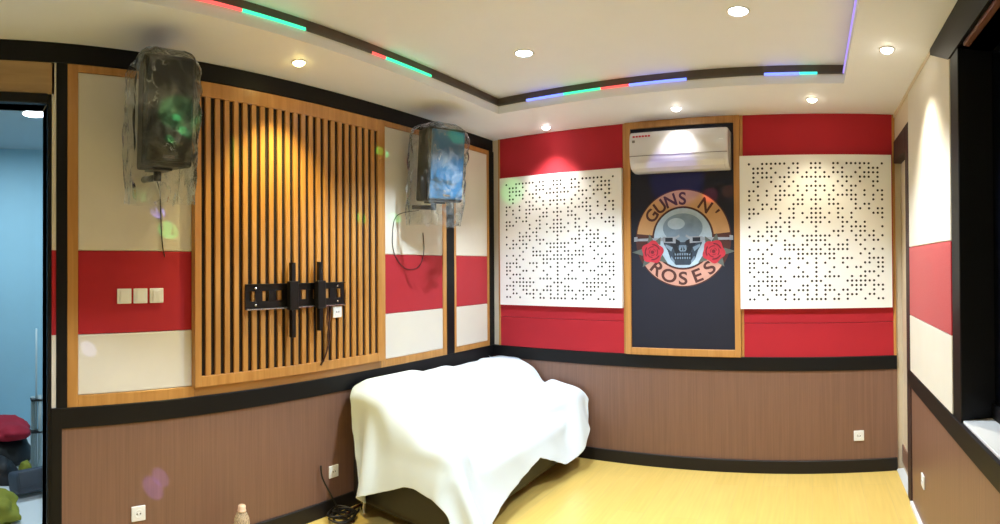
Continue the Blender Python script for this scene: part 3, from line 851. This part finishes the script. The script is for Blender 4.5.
SH_POLY = [(-0.78, -0.605), (-0.84, -0.545), (-1.10, -0.46), (-1.44, -0.385), (-1.42, -0.30), (-1.27, -0.13), (-1.06, 0.09), (-1.01, 0.27), (-1.00, 0.41), (-1.05, 0.49), (-1.12, 0.78), (-0.80, 0.80), (-0.63, 0.70), (-0.2, 0.59),
           (0.2, 0.49), (0.50, 0.615), (0.74, 0.60), (0.90, 0.52), (1.00, 0.45), (1.08, 0.2), (1.10, -0.2), (1.13, -0.605)]
def sheet():
    U, V, P = sheet_sim()
    nu, nv = U.shape
    # the tuck between backrest and far armrest, and small creases
    w_ = np.exp(-((P[..., 0] + 2.335) / 0.045) ** 2) * np.clip((P[..., 1] - 3.85) / 0.3, 0, 1)
    P[..., 2] -= np.minimum(0.15, np.maximum(0, P[..., 2] - 0.612)) * w_
    for i in range(nu):
        for j in range(nv):
            q_ = Vector((U[i, j] * 2.2 + V[i, j], V[i, j] * 5.0 - U[i, j], 1.7))
            k_ = 0.020 * (noise.noise(q_) + 0.6 * abs(noise.noise(q_ * 2.3)))
            if P[i, j, 2] > 0.46: P[i, j, 2] += max(0.0, k_)
            else: P[i, j, 0] += max(0.0, k_); P[i, j, 1] -= max(0.0, k_)
    px = np.array(SH_POLY); q = np.roll(px, -1, 0)
    pts = np.stack([U.ravel(), V.ravel()], 1)
    d = np.full(len(pts), 1e9); inside = np.zeros(len(pts), bool)
    for a, c_ in zip(px, q):
        e = c_ - a; w = pts - a
        tt = np.clip((w @ e) / (e @ e), 0, 1)
        d = np.minimum(d, np.linalg.norm(w - tt[:, None] * e, axis=1))
        cr = ((a[1] <= pts[:, 1]) & (c_[1] > pts[:, 1])) | ((c_[1] <= pts[:, 1]) & (a[1] > pts[:, 1]))
        with np.errstate(divide='ignore', invalid='ignore'):
            xi = a[0] + (pts[:, 1] - a[1]) * e[0] / e[1] if e[1] else np.full(len(pts), -1e9)
        inside ^= cr & (pts[:, 0] < xi)
    sd = np.where(inside, -d, d).reshape(nu, nv)
    b = B(); cache = {}
    def vert(i, j):
        k = (i, j)
        if k not in cache: cache[k] = b.verts.new(P[i, j])
        return cache[k]
    def cut(p, r):
        k = (min(p, r), max(p, r))
        if k not in cache:
            a, c_ = sd[p], sd[r]; f = a / (a - c_)
            cache[k] = b.verts.new(P[p] + (P[r] - P[p]) * f)
        return cache[k]
    for i in range(nu - 1):
        for j in range(nv - 1):
            cs = [(i, j), (i + 1, j), (i + 1, j + 1), (i, j + 1)]
            if all(sd[c_] > 0 for c_ in cs): continue
            vs = []
            for n_ in range(4):
                a, c_ = cs[n_], cs[(n_ + 1) % 4]
                if sd[a] <= 0: vs.append(vert(*a))
                if (sd[a] <= 0) != (sd[c_] <= 0): vs.append(cut(a, c_))
            if len(vs) >= 3:
                try: b.faces.new(vs)
                except ValueError: pass
    o = build('dust_sheet', b, M['sheet'], smooth=True)
    sm = o.modifiers.new('smooth', 'SMOOTH'); sm.factor = 0.5; sm.iterations = 2
    so = o.modifiers.new('thick', 'SOLIDIFY'); so.thickness = 0.002; so.offset = 1
    ss = o.modifiers.new('sub', 'SUBSURF'); ss.levels = 1; ss.render_levels = 1
    return tag(o, 'white sheet thrown over the black sofa, hanging to the floor', 'sheet')
M['sheet'] = mat('white_sheet_cloth', rgb(222, 235, 244), 0.75, var=0.015, bump=0.06, bscale=30)
sheet()

# ================================================================== SPEAKERS IN PLASTIC
def film_mat():
    m, nt, out = newmat('clear_plastic_film')
    N, L = nt.nodes, nt.links
    tc = N.new('ShaderNodeTexCoord')
    nz = N.new('ShaderNodeTexNoise'); nz.inputs['Scale'].default_value = 9; nz.inputs['Detail'].default_value = 5; nz.inputs['Distortion'].default_value = 1.2
    L.new(tc.outputs['Object'], nz.inputs['Vector'])
    bp = N.new('ShaderNodeBump'); bp.inputs['Strength'].default_value = 0.8; bp.inputs['Distance'].default_value = 0.02
    L.new(nz.outputs['Fac'], bp.inputs['Height'])
    gl = N.new('ShaderNodeBsdfGlossy'); gl.inputs['Roughness'].default_value = 0.12; gl.inputs['Color'].default_value = (0.9, 0.95, 1, 1)
    df = N.new('ShaderNodeBsdfDiffuse'); df.inputs['Color'].default_value = (0.75, 0.78, 0.76, 1)
    tr = N.new('ShaderNodeBsdfTransparent'); tr.inputs['Color'].default_value = (0.95, 0.96, 0.95, 1)
    L.new(bp.outputs[0], gl.inputs['Normal'])
    mr = N.new('ShaderNodeMapRange'); mr.inputs['From Min'].default_value = 0.45; mr.inputs['From Max'].default_value = 0.75
    mr.inputs['To Min'].default_value = 0.03; mr.inputs['To Max'].default_value = 0.26
    L.new(nz.outputs['Fac'], mr.inputs['Value'])
    m1 = N.new('ShaderNodeMixShader'); L.new(tr.outputs[0], m1.inputs[1]); L.new(df.outputs[0], m1.inputs[2])
    # highlights along the creases, put in as white lines
    vo = N.new('ShaderNodeTexVoronoi'); vo.feature = 'DISTANCE_TO_EDGE'; vo.inputs['Scale'].default_value = 6.5
    ad = N.new('ShaderNodeVectorMath'); ad.operation = 'MULTIPLY_ADD'; ad.inputs[1].default_value = (0.22, 0.22, 0.22)
    L.new(nz.outputs['Color'], ad.inputs[0]); L.new(tc.outputs['Object'], ad.inputs[2]); L.new(ad.outputs[0], vo.inputs['Vector'])
    cm = N.new('ShaderNodeMapRange'); cm.inputs['From Min'].default_value = 0.0; cm.inputs['From Max'].default_value = 0.04
    cm.inputs['To Min'].default_value = 0.60; cm.inputs['To Max'].default_value = 0.0
    L.new(vo.outputs['Distance'], cm.inputs['Value'])
    n3 = N.new('ShaderNodeTexNoise'); n3.inputs['Scale'].default_value = 4.5; n3.inputs['Detail'].default_value = 2
    L.new(tc.outputs['Object'], n3.inputs['Vector'])
    r3 = N.new('ShaderNodeMapRange'); r3.inputs['From Min'].default_value = 0.50; r3.inputs['From Max'].default_value = 0.68
    L.new(n3.outputs['Fac'], r3.inputs['Value'])
    ml = N.new('ShaderNodeMath'); ml.operation = 'MULTIPLY'
    L.new(cm.outputs[0], ml.inputs[0]); L.new(r3.outputs[0], ml.inputs[1])
    mxf = N.new('ShaderNodeMath'); mxf.operation = 'MAXIMUM'
    L.new(ml.outputs[0], mxf.inputs[0]); L.new(mr.outputs[0], mxf.inputs[1]); L.new(mxf.outputs[0], m1.inputs[0])
    lw = N.new('ShaderNodeLayerWeight'); lw.inputs['Blend'].default_value = 0.16; L.new(bp.outputs[0], lw.inputs['Normal'])
    m2 = N.new('ShaderNodeMixShader'); L.new(lw.outputs['Fresnel'], m2.inputs[0]); L.new(m1.outputs[0], m2.inputs[1]); L.new(gl.outputs[0], m2.inputs[2])
    L.new(m2.outputs[0], out.inputs[0])
    return m
M['film'] = film_mat()

def speaker(loc, yaw, tilt, label, film_label, front, wall_x, seed, w=0.135):
    mt = Matrix.Translation(loc) @ Matrix.Rotation(yaw, 4, 'Z') @ Matrix.Rotation(tilt, 4, 'Y')
    t = thing('loudspeaker', label, 'speaker', group='loudspeakers on the slat wall', local=True)
    t.matrix_world = mt
    d, hh = 0.14, 0.275          # half sizes; front +x
    def taper(bm):
        for v in bm.verts:
            if v.co.x < 0: v.co.y *= 0.66
    b = B(); bx(b, -d, d, -w, w, -hh, hh, 0.018, 3); taper(b); build('cabinet', b, M['cab'], t, smooth=False)
    b = B(); bx(b, d - 0.004, d + 0.012, -w + 0.014, w - 0.014, -hh + 0.02, hh - 0.02, 0.006, 2)
    o = build('grille', b, front, t)
    if front is M['bluelit']: o['label'] = 'blue tinted front'
    b = B(); bx(b, d + 0.0115, d + 0.014, -0.03, 0.03, -hh + 0.04, -hh + 0.055, 0.001); build('badge', b, M['steel'], t)
    # wall bracket under and behind the cabinet
    b = B()
    inv = mt.inverted()
    wl = inv @ Vector((wall_x, loc[1], loc[2] - 0.30))
    bx(b, -0.09, 0.06, -0.055, 0.055, -hh - 0.014, -hh - 0.001, 0.003)
    tube(b, [(-0.03, 0, -hh - 0.010), (-0.03, 0, -hh - 0.065)], 0.022, 12)
    tube(b, [(-0.03, 0, -hh - 0.045), (wl.x + 0.004, wl.y, wl.z + 0.0)], 0.018, 12)
    build('wall_bracket', b, M['metalblk'], t)
    # plastic bag drawn over the speaker
    rnd = random.Random(seed)
    b = B(); n, rows = 64, 40
    rings = []
    off = Vector((rnd.random() * 20, rnd.random() * 20, 0))
    for j in range(rows + 1):
        s = j / rows
        z = hh + 0.06 - s * (2 * hh + 0.245)
        top = (1 - (1 - min(1.0, s / 0.16)) ** 2.6) ** 0.5
        low = max(0.0, (s - 0.74) / 0.26)
        ring = []
        for k in range(n):
            a = 2 * PI * k / n
            c_, s_ = math.cos(a), math.sin(a)
            ex = 0.35
            X = (d + 0.022) * math.copysign(abs(c_) ** ex, c_); Y = (w + 0.02) * math.copysign(abs(s_) ** ex, s_)
            nzv = noise.noise(Vector((c_ * 2.2, s_ * 2.2, z * 5)) + off) * 0.020 + abs(noise.noise(Vector((c_ * 4 + z * 3, s_ * 4 - z * 2, z * 8)) + off)) * 0.022 - 0.006
            ruff = low * (0.030 * math.sin(7 * a + 9 * z) + 0.03 * noise.noise(Vector((c_ * 3, s_ * 3, z * 4)) + off * 2))
            f = top * (1 - 0.10 * low)
            rr = max(0.003, nzv * 1.4 + 0.013 + ruff)
            ring.append(b.verts.new((X * f + c_ * rr * top, Y * f + s_ * rr * top, z + 0.02 * noise.noise(Vector((c_ * 2, s_ * 2, 5)) + off) * (0.2 + low * 1.6))))
        rings.append(ring)
    for p, q in zip(rings, rings[1:]):
        for k in range(n): b.faces.new((p[k], p[(k + 1) % n], q[(k + 1) % n], q[k]))
    b.faces.new(list(reversed(rings[0])))
    o = build('plastic_cover', b, M['film'], smooth=True)
    o.matrix_world = mt
    tag(o, film_label, 'plastic bag', 'plastic bags over the loudspeakers')
speaker((-2.66, 1.085, 2.50), math.radians(-4), math.radians(5), 'black loudspeaker above the switches, wrapped in clear plastic', 'clear plastic bag over the loudspeaker above the light switches', M['grille'], XL + 0.004, 3)
speaker((-2.66, 3.30, 2.48), math.radians(-20), math.radians(6), 'black loudspeaker with blue tinted front, wrapped in plastic beside the corner', 'clear plastic bag over the loudspeaker with blue tinted front', M['bluelit'], XL + 0.004, 11, 0.158)
b = B(); tube(b, spline([(XL + 0.16, 1.10, 2.19), (XL + 0.03, 1.175, 2.13), (XL + 0.010, 1.186, 2.07), (XL + 0.008, 1.192, 1.92), (XL + 0.009, 1.200, 1.82), (XL + 0.008, 1.214, 1.765)]), 0.0035, 6)
tag(build('speaker_cable', b, M['cable']), 'thin black cable hanging from the loudspeaker above the switches', 'cable', 'loose speaker cables')
b = B()
tube(b, spline([(XL + 0.14, 3.22, 2.14), (XL + 0.02, 3.10, 2.10), (XL + 0.008, 3.06, 1.95), (XL + 0.008, 3.08, 1.80), (XL + 0.010, 3.20, 1.69), (XL + 0.010, 3.36, 1.70), (XL + 0.008, 3.43, 1.82), (XL + 0.008, 3.42, 1.98)]), 0.003, 6)
tag(build('speaker_cable', b, M['cable']), 'thin looped cable hanging below the loudspeaker with blue tinted front', 'cable', 'loose speaker cables')

# ================================================================== FLOOR THINGS
# cable tangle by the sofa
b = B()
rnd = random.Random(5)
pts = [(XL + 0.02, 2.335, 0.36), (XL + 0.03, 2.34, 0.28), (XL + 0.05, 2.39, 0.17), (XL + 0.07, 2.43, 0.08), (XL + 0.10, 2.44, 0.012)]
cx, cy = -2.80, 2.44
for k in range(26):
    a = k * 1.15
    r = 0.05 + 0.045 * rnd.random()
    pts.append((cx + r * math.cos(a) * 1.0, cy + r * math.sin(a) * 1.2, 0.010 + 0.028 * rnd.random() + 0.0012 * k))
pts += [(-2.80, 2.55, 0.012), (-2.83, 2.62, 0.010)]
tube(b, spline(pts, 6), 0.0065, 6)
tag(build('cable', b, M['cable']), 'tangled black cable on the floor between wall socket and sofa', 'cable')
b = B()
tube(b, spline([(-2.74, 2.41, 0.010), (-2.72, 2.47, 0.008), (-2.80, 2.50, 0.010), (-2.86, 2.60, 0.008), (-2.875, 2.70, 0.012), (-2.83, 2.56, 0.030), (-2.77, 2.42, 0.03)], 8), 0.007, 6)
tag(build('cable', b, M['cablebr']), 'brown cable looped on the floor at the chrome sofa foot', 'cable')

# bottle by the wall
def bottle_mat():
    m, nt, out = newmat('frosted_plastic')
    g = nt.nodes.new('ShaderNodeBsdfPrincipled')
    g.inputs['Base Color'].default_value = rgb(226, 206, 176)
    g.inputs['Roughness'].default_value = 0.25
    g.inputs['Transmission Weight'].default_value = 0.45
    g.inputs['IOR'].default_value = 1.2
    nz = nt.nodes.new('ShaderNodeTexNoise'); nz.inputs['Scale'].default_value = 20
    mr = nt.nodes.new('ShaderNodeMapRange'); mr.inputs['To Min'].default_value = 0.2; mr.inputs['To Max'].default_value = 0.35
    nt.links.new(nz.outputs['Fac'], mr.inputs['Value']); nt.links.new(mr.outputs[0], g.inputs['Roughness'])
    nt.links.new(g.outputs[0], out.inputs[0])
    return m
M['bottle'] = bottle_mat()
bp_ = (-2.73, 1.615, 0.0)
t = thing('bottle', 'translucent plastic bottle with pale cap on the floor by the brown wainscot', 'bottle', bp_)
b = B(); lathe(b, [(0, 0.0), (0.038, 0.0), (0.045, 0.008), (0.046, 0.07), (0.044, 0.078), (0.046, 0.086), (0.046, 0.15), (0.044, 0.158), (0.046, 0.166), (0.046, 0.235), (0.043, 0.262), (0.032, 0.286), (0.021, 0.298), (0.020, 0.305)], 28, Matrix.Translation(bp_)); build('body', b, M['bottle'], t)
b = B(); lathe(b, [(0.0215, 0.300), (0.0255, 0.302), (0.0255, 0.307), (0.022, 0.310), (0.022, 0.330), (0.020, 0.334), (0, 0.334)], 28, Matrix.Translation(bp_)); o = build('cap', b, mat('pale_cap', rgb(240, 206, 180), 0.4), t); o['label'] = 'pale pinkish cap'

# ---- clutter in the room beyond the doorway
def heap(name, loc, sx, sy, sz, m, label, cat, seed, amp=0.25, parent=None):
    b = B()
    bmesh.ops.create_icosphere(b, subdivisions=4, radius=1.0)
    off = Vector((seed * 3.1, seed * 1.7, seed))
    for v in b.verts:
        p = v.co.copy()
        f = 1 + amp * noise.noise(p * 1.6 + off) + amp * 0.5 * abs(noise.noise(p * 4.2 + off))
        z = p.z * f
        v.co = Vector((p.x * f * sx, p.y * f * sy, (max(z, -0.35) + 0.35) / 1.35 * sz))
    o = build(name, b, m, loc=loc, smooth=True)
    return tag(o, label, cat)
M['c_red'] = mat('red_cloth', rgb(160, 24, 48), 0.85, var=0.2, scale=9, bump=0.4, bscale=30)
M['c_blk'] = mat('black_bag', rgb(20, 20, 26), 0.6, var=0.3, scale=9, bump=0.3, bscale=30)
M['c_yel'] = mat('yellow_green_cloth', rgb(132, 134, 42), 0.85, var=0.3, scale=9, bump=0.4, bscale=30)
M['c_gry'] = mat('dark_grey_bag', rgb(58, 64, 76), 0.6, var=0.15, scale=9, bump=0.2, bscale=60)
heap('black_bag', (-4.95, 0.50, 0), 0.30, 0.26, 0.23, M['c_blk'], 'black bag lying against the blue-lit wall under red cloth', 'bag', 2, 0.12)
heap('red_cloth', (-4.93, 0.50, 0.215), 0.27, 0.23, 0.13, M['c_red'], 'crumpled red cloth on top of the black bag', 'cloth', 5)
heap('dark_bundle', (-4.42, 0.43, 0), 0.15, 0.13, 0.16, M['c_blk'], 'dark bundle on the floor between black bag and grey satchel', 'bag', 9, 0.2)
heap('yellow_cloth', (-3.74, 0.33, 0), 0.15, 0.15, 0.15, M['c_yel'], 'yellow green cloth heaped on the white tiles beyond the doorway', 'cloth', 13, 0.5)
t = thing('satchel', 'dark grey flat satchel leaning behind the yellow green cloth', 'bag', (-4.08, 0.64, 0), local=True)
t.rotation_euler = (0, 0, math.radians(20))
b = B(); bx(b, -0.09, 0.09, -0.16, 0.16, 0.0, 0.15, 0.03, 4, mtx=Matrix.Rotation(-0.25, 4, 'Y') @ Matrix.Translation((0, 0, 0.03))); build('body', b, M['c_gry'], t, smooth=True)
b = B(); bx(b, 0.075, 0.098, -0.15, 0.15, 0.06, 0.17, 0.01, 3, mtx=Matrix.Rotation(-0.25, 4, 'Y') @ Matrix.Translation((0, 0, 0.02))); build('flap', b, M['c_gry'], t, smooth=True)
M['pole'] = mat('grey_pole_paint', rgb(150, 168, 176), 0.4, var=0.06)
t = thing('folded_stand', 'folded steel pole stand upright in the room beyond the doorway', 'stand', (-4.62, 0.77, 0))
for dx, dy, r_, hz in ((0, 0.0, 0.009, 1.18), (0.02, 0.028, 0.019, 0.62), (-0.02, -0.026, 0.020, 0.60)):
    b = B(); tube(b, [(-4.62 + dx, 0.75 + dy, 0.0), (-4.62 + dx, 0.75 + dy, hz)], r_, 12); build('tube', b, M['pole'], t)
for z in (0.30, 0.57):
    b = B(); bx(b, -4.66, -4.58, 0.70, 0.80, z, z + 0.02, 0.006, 2); build('clamp', b, M['metalblk'], t)
heap('yellow_cloth', (-4.56, 0.645, 0), 0.06, 0.055, 0.08, M['c_yel'], 'small yellow green rag at the foot of the steel pole stand', 'cloth', 21)


# ================================================================== LIGHTS
def downlight(x, y, z, r, label, power, warm, spot=True, glow=30, angle=95, blend=0.9, bulb=0.024, tilt=None, group='small soffit downlights'):
    t = thing('downlight', label, 'ceiling light', (x, y, z), group)
    b = B(); lathe(b, [(r, 0.0), (r, -0.004), (r * 0.88, -0.007), (r * 0.78, -0.003), (r * 0.78, 0.0)], 28, Matrix.Translation((x, y, z)))
    build('trim_ring', b, M['white'], t)
    b = B(); lathe(b, [(r * 0.76, -0.002), (r * 0.70, -bulb * 0.55), (r * 0.45, -bulb * 0.9), (0, -bulb)], 28, Matrix.Translation((x, y, z)))
    build('lens', b, emit('lens_glow', warm, glow), t)
    L_ = bpy.data.lights.new('downlight_lamp', 'SPOT' if spot else 'AREA')
    L_.energy = power; L_.color = warm[:3]
    if spot:
        L_.spot_size = math.radians(angle); L_.spot_blend = blend; L_.shadow_soft_size = 0.03
    else:
        L_.shape = 'DISK'; L_.size = r * 1.6; L_.spread = math.radians(170)
    lo = bpy.data.objects.new('downlight_lamp', L_); COL.objects.link(lo)
    lo.location = (x, y, z - bulb - 0.012)
    lo.parent = t; lo.matrix_parent_inverse = Matrix.Translation(t.location).inverted()
    return t
WARM = (1.0, 0.80, 0.50, 1); NEUT = (1.0, 0.90, 0.76, 1); COOL = (0.86, 0.95, 1.0, 1)
SP = 30
downlight(-2.611, 1.946, ZC, 0.045, 'small warm downlight above the slat screen', SP * 4.2, (1.0, 0.80, 0.30, 1))
downlight(-2.225, 4.277, ZC, 0.045, 'small downlight over the perforated panel by the sofa corner', SP * 1.8, (1.0, 0.97, 0.94, 1))
downlight(-1.023, 4.143, ZC, 0.045, 'small downlight over the air conditioner', SP * 1.1, (1.0, 0.95, 0.90, 1))
downlight(0.025, 4.067, ZC, 0.045, 'small downlight over the perforated panel by the doorway', SP * 1.4, (1.0, 0.90, 0.66, 1))
downlight(0.448, 3.097, ZC, 0.045, 'small warm downlight over the fabric panel beside the window', SP * 3.2, (1.0, 0.92, 0.72, 1))
UP = 200
downlight(-1.722, 3.015, ZC + TH, 0.065, 'larger white downlight in the ceiling tray above the sofa', UP, (0.70, 0.86, 1.0, 1), True, 40, 122, 0.4, 0.005, group='larger tray downlights')
downlight(-0.371, 2.897, ZC + TH, 0.065, 'larger white downlight in the ceiling tray over open floor', UP, (0.76, 0.89, 1.0, 1), True, 40, 122, 0.4, 0.005, group='larger tray downlights')
for x, y, k in ((-1.15, 0.25, 1.0), (-0.2, -0.5, 0.3)):      # the rest of the tray lamps, behind the viewer
    L_ = bpy.data.lights.new('tray_lamp', 'SPOT'); L_.energy = UP * k; L_.color = (0.80, 0.90, 1.0)
    L_.spot_size = math.radians(102); L_.spot_blend = 0.25; L_.shadow_soft_size = 0.06
    lo = bpy.data.objects.new('tray_lamp', L_); COL.objects.link(lo); lo.location = (x, y, ZC + TH - 0.02)

# LED strips on the tray edge
LEDC = {'g': emit('led_green', (0.06, 0.9, 0.40, 1), 1.7), 'r': emit('led_red', (1.0, 0.12, 0.10, 1), 1.5), 'b': emit('led_blue', (0.14, 0.20, 1.0, 1), 2.6),
        'v': emit('led_violet', (0.50, 0.36, 1.0, 1), 1.0), 'c': emit('led_cyan', (0.06, 0.8, 0.66, 1), 1.7), 'o': mat('led_off', rgb(90, 84, 76), 0.5)}
LEDK = 'grbvco'
def led(label, fn, segs):
    b = B()
    for a, c_, k in segs:
        p, q = fn(a), fn(c_)
        x0, x1 = sorted((p[0], q[0])); y0, y1 = sorted((p[1], q[1]))
        hw_ = 0.007
        if x1 - x0 < 0.001: x0 -= hw_; x1 += hw_
        if y1 - y0 < 0.001: y0 -= hw_; y1 += hw_
        bx(b, x0, x1, y0, y1, ZC + 0.062, ZC + 0.076, mi=LEDK.index(k))
    tag(build('led_strip', b, [LEDC[k] for k in LEDK]), label, 'light strip', 'coloured tray light strips')
zl = 0.0
led('colour light strip along the tray edge above the slat wall', lambda v: (TX0 + 0.002, v),
    [(-0.9, 1.05, 'o'), (1.05, 1.40, 'r'), (1.40, 1.80, 'g'), (1.80, 2.30, 'o'), (2.30, 2.42, 'r'), (2.42, 2.86, 'g'), (2.86, 3.70, 'o')])
led('colour light strip along the tray edge above the banner wall', lambda v: (v, TY1 - 0.002),
    [(-2.35, -2.10, 'o'), (-2.10, -1.78, 'b'), (-1.78, -1.48, 'g'), (-1.48, -1.26, 'r'), (-1.26, -0.84, 'b'), (-0.84, -0.30, 'o'), (-0.30, -0.06, 'b'), (-0.06, 0.06, 'c'), (0.06, 0.235, 'o')])
led('violet light strip along the tray edge on the window side', lambda v: (TX1 - 0.002, v), [(-0.9, 1.6, 'o'), (1.6, 3.70, 'v')])

# coloured beams of the party light behind the viewer
def beam(target, col, power, size, src=(-0.9, -0.6, 2.7)):
    L_ = bpy.data.lights.new('party_beam', 'SPOT'); L_.energy = power; L_.color = col
    L_.spot_size = math.radians(size); L_.spot_blend = 0.5; L_.shadow_soft_size = 0.005
    lo = bpy.data.objects.new('party_beam', L_); COL.objects.link(lo); lo.location = src
    d = Vector(target) - Vector(src)
    lo.rotation_euler = d.to_track_quat('-Z', 'Y').to_euler()
GR = (0.05, 1.0, 0.25)

for tg, c_, p_, sz in (((XL, 2.757, 2.045), GR, 90, 1.1), ((XL, 2.968, 2.564), GR, 110, 1.0), ((XL, 3.098, 2.08), GR, 130, 1.0),
                       ((XL, 1.175, 2.019), (0.25, 0.2, 1.0), 60, 1.6), ((XL, 1.237, 1.918), GR, 30, 2.2), ((-2.5, 1.12, 2.44), GR, 110, 1.0), ((-2.5, 1.17, 2.37), GR, 90, 1.2), ((-2.5, 1.08, 2.33), GR, 60, 1.0),
                       ((XL, 0.764, 1.255), (0.45, 0.5, 1.0), 22, 1.7), ((XL, 1.143, 0.448), (0.22, 0.16, 1.0), 150, 1.8), ((XL, 1.19, 0.50), (0.22, 0.16, 1.0), 130, 1.5),
                       ((XL, 1.60, 2.40), GR, 22, 5.0), ((-2.674, YB, 2.402), GR, 60, 3.0), ((-2.45, 3.25, 2.68), GR, 120, 1.6),
                       ((-0.814, YB, 2.275), (1.0, 0.05, 0.15), 120, 1.6), ((-0.664, YB, 2.30), (1.0, 0.25, 0.05), 90, 1.3), ((-1.1, YB, 2.42), (0.1, 0.12, 1.0), 60, 6.0)):
    beam(tg, c_, p_ * 7, sz)


# annex light
L_ = bpy.data.lights.new('annex_lamp', 'AREA'); L_.shape = 'DISK'; L_.size = 0.2; L_.energy = 40; L_.color = (0.75, 0.92, 1.0)
lo = bpy.data.objects.new('annex_lamp', L_); COL.objects.link(lo); lo.location = (-4.22, 0.69, ZC - 0.05)
t = thing('annex_ceiling_lamp', 'round white ceiling lamp seen through the doorway', 'ceiling light', (-4.22, 0.69, ZC))
b = B(); lathe(b, [(0.125, 0.0), (0.13, -0.012), (0.115, -0.022)], 28, Matrix.Translation((-4.22, 0.69, ZC))); build('rim', b, M['white'], t)
b = B(); lathe(b, [(0.116, -0.020), (0.06, -0.030), (0, -0.033)], 28, Matrix.Translation((-4.22, 0.69, ZC))); build('diffuser', b, emit('annex_glow', (0.85, 0.95, 1, 1), 12), t)

# ================================================================== WORLD, CAMERA
wd = bpy.data.worlds.new('night'); SC.world = wd; wd.use_nodes = True
wd.node_tree.nodes['Background'].inputs[0].default_value = (0.010, 0.014, 0.030, 1)
wd.node_tree.nodes['Background'].inputs[1].default_value = 0.3

F_, YAW, Y0, PITCH, ROLL = 548.7643, -0.5652, 261.8126, 0.0074, -0.0062
cam = bpy.data.cameras.new('camera')
cam.type = 'PANO'
cam.panorama_type = 'CENTRAL_CYLINDRICAL'
cam.central_cylindrical_range_u_min = -500 / F_
cam.central_cylindrical_range_u_max = 500 / F_
cam.central_cylindrical_range_v_min = -(524 - Y0) / F_
cam.central_cylindrical_range_v_max = Y0 / F_
cam.central_cylindrical_radius = 1.0
cam.clip_start = 0.05; cam.clip_end = 60
co = bpy.data.objects.new('camera', cam); COL.objects.link(co)
def c2w(v):
    X, Y, Z = v
    X, Z = X * math.cos(ROLL) - Z * math.sin(ROLL), X * math.sin(ROLL) + Z * math.cos(ROLL)
    Y, Z = Y * math.cos(PITCH) - Z * math.sin(PITCH), Y * math.sin(PITCH) + Z * math.cos(PITCH)
    return Vector((X * math.cos(YAW) + Y * math.sin(YAW), -X * math.sin(YAW) + Y * math.cos(YAW), Z))
rx, fy, uz = c2w((1, 0, 0)), c2w((0, 1, 0)), c2w((0, 0, 1))
m = Matrix.Identity(4)
for i in range(3):
    m[i][0] = rx[i]; m[i][1] = uz[i]; m[i][2] = -fy[i]
m[0][3], m[1][3], m[2][3] = 0, 0, EYE
co.matrix_world = m
SC.camera = co
SC.view_settings.view_transform = 'Standard'
SC.view_settings.look = 'None'
SC.view_settings.gamma = 1.0
SC.view_settings.use_curve_mapping = False
SC.view_settings.exposure = 0.12
SC.cycles.use_denoising = True
SC.cycles.max_bounces = 8
SC.cycles.diffuse_bounces = 5
SC.cycles.transparent_max_bounces = 16
SC.cycles.sample_clamp_indirect = 6.0
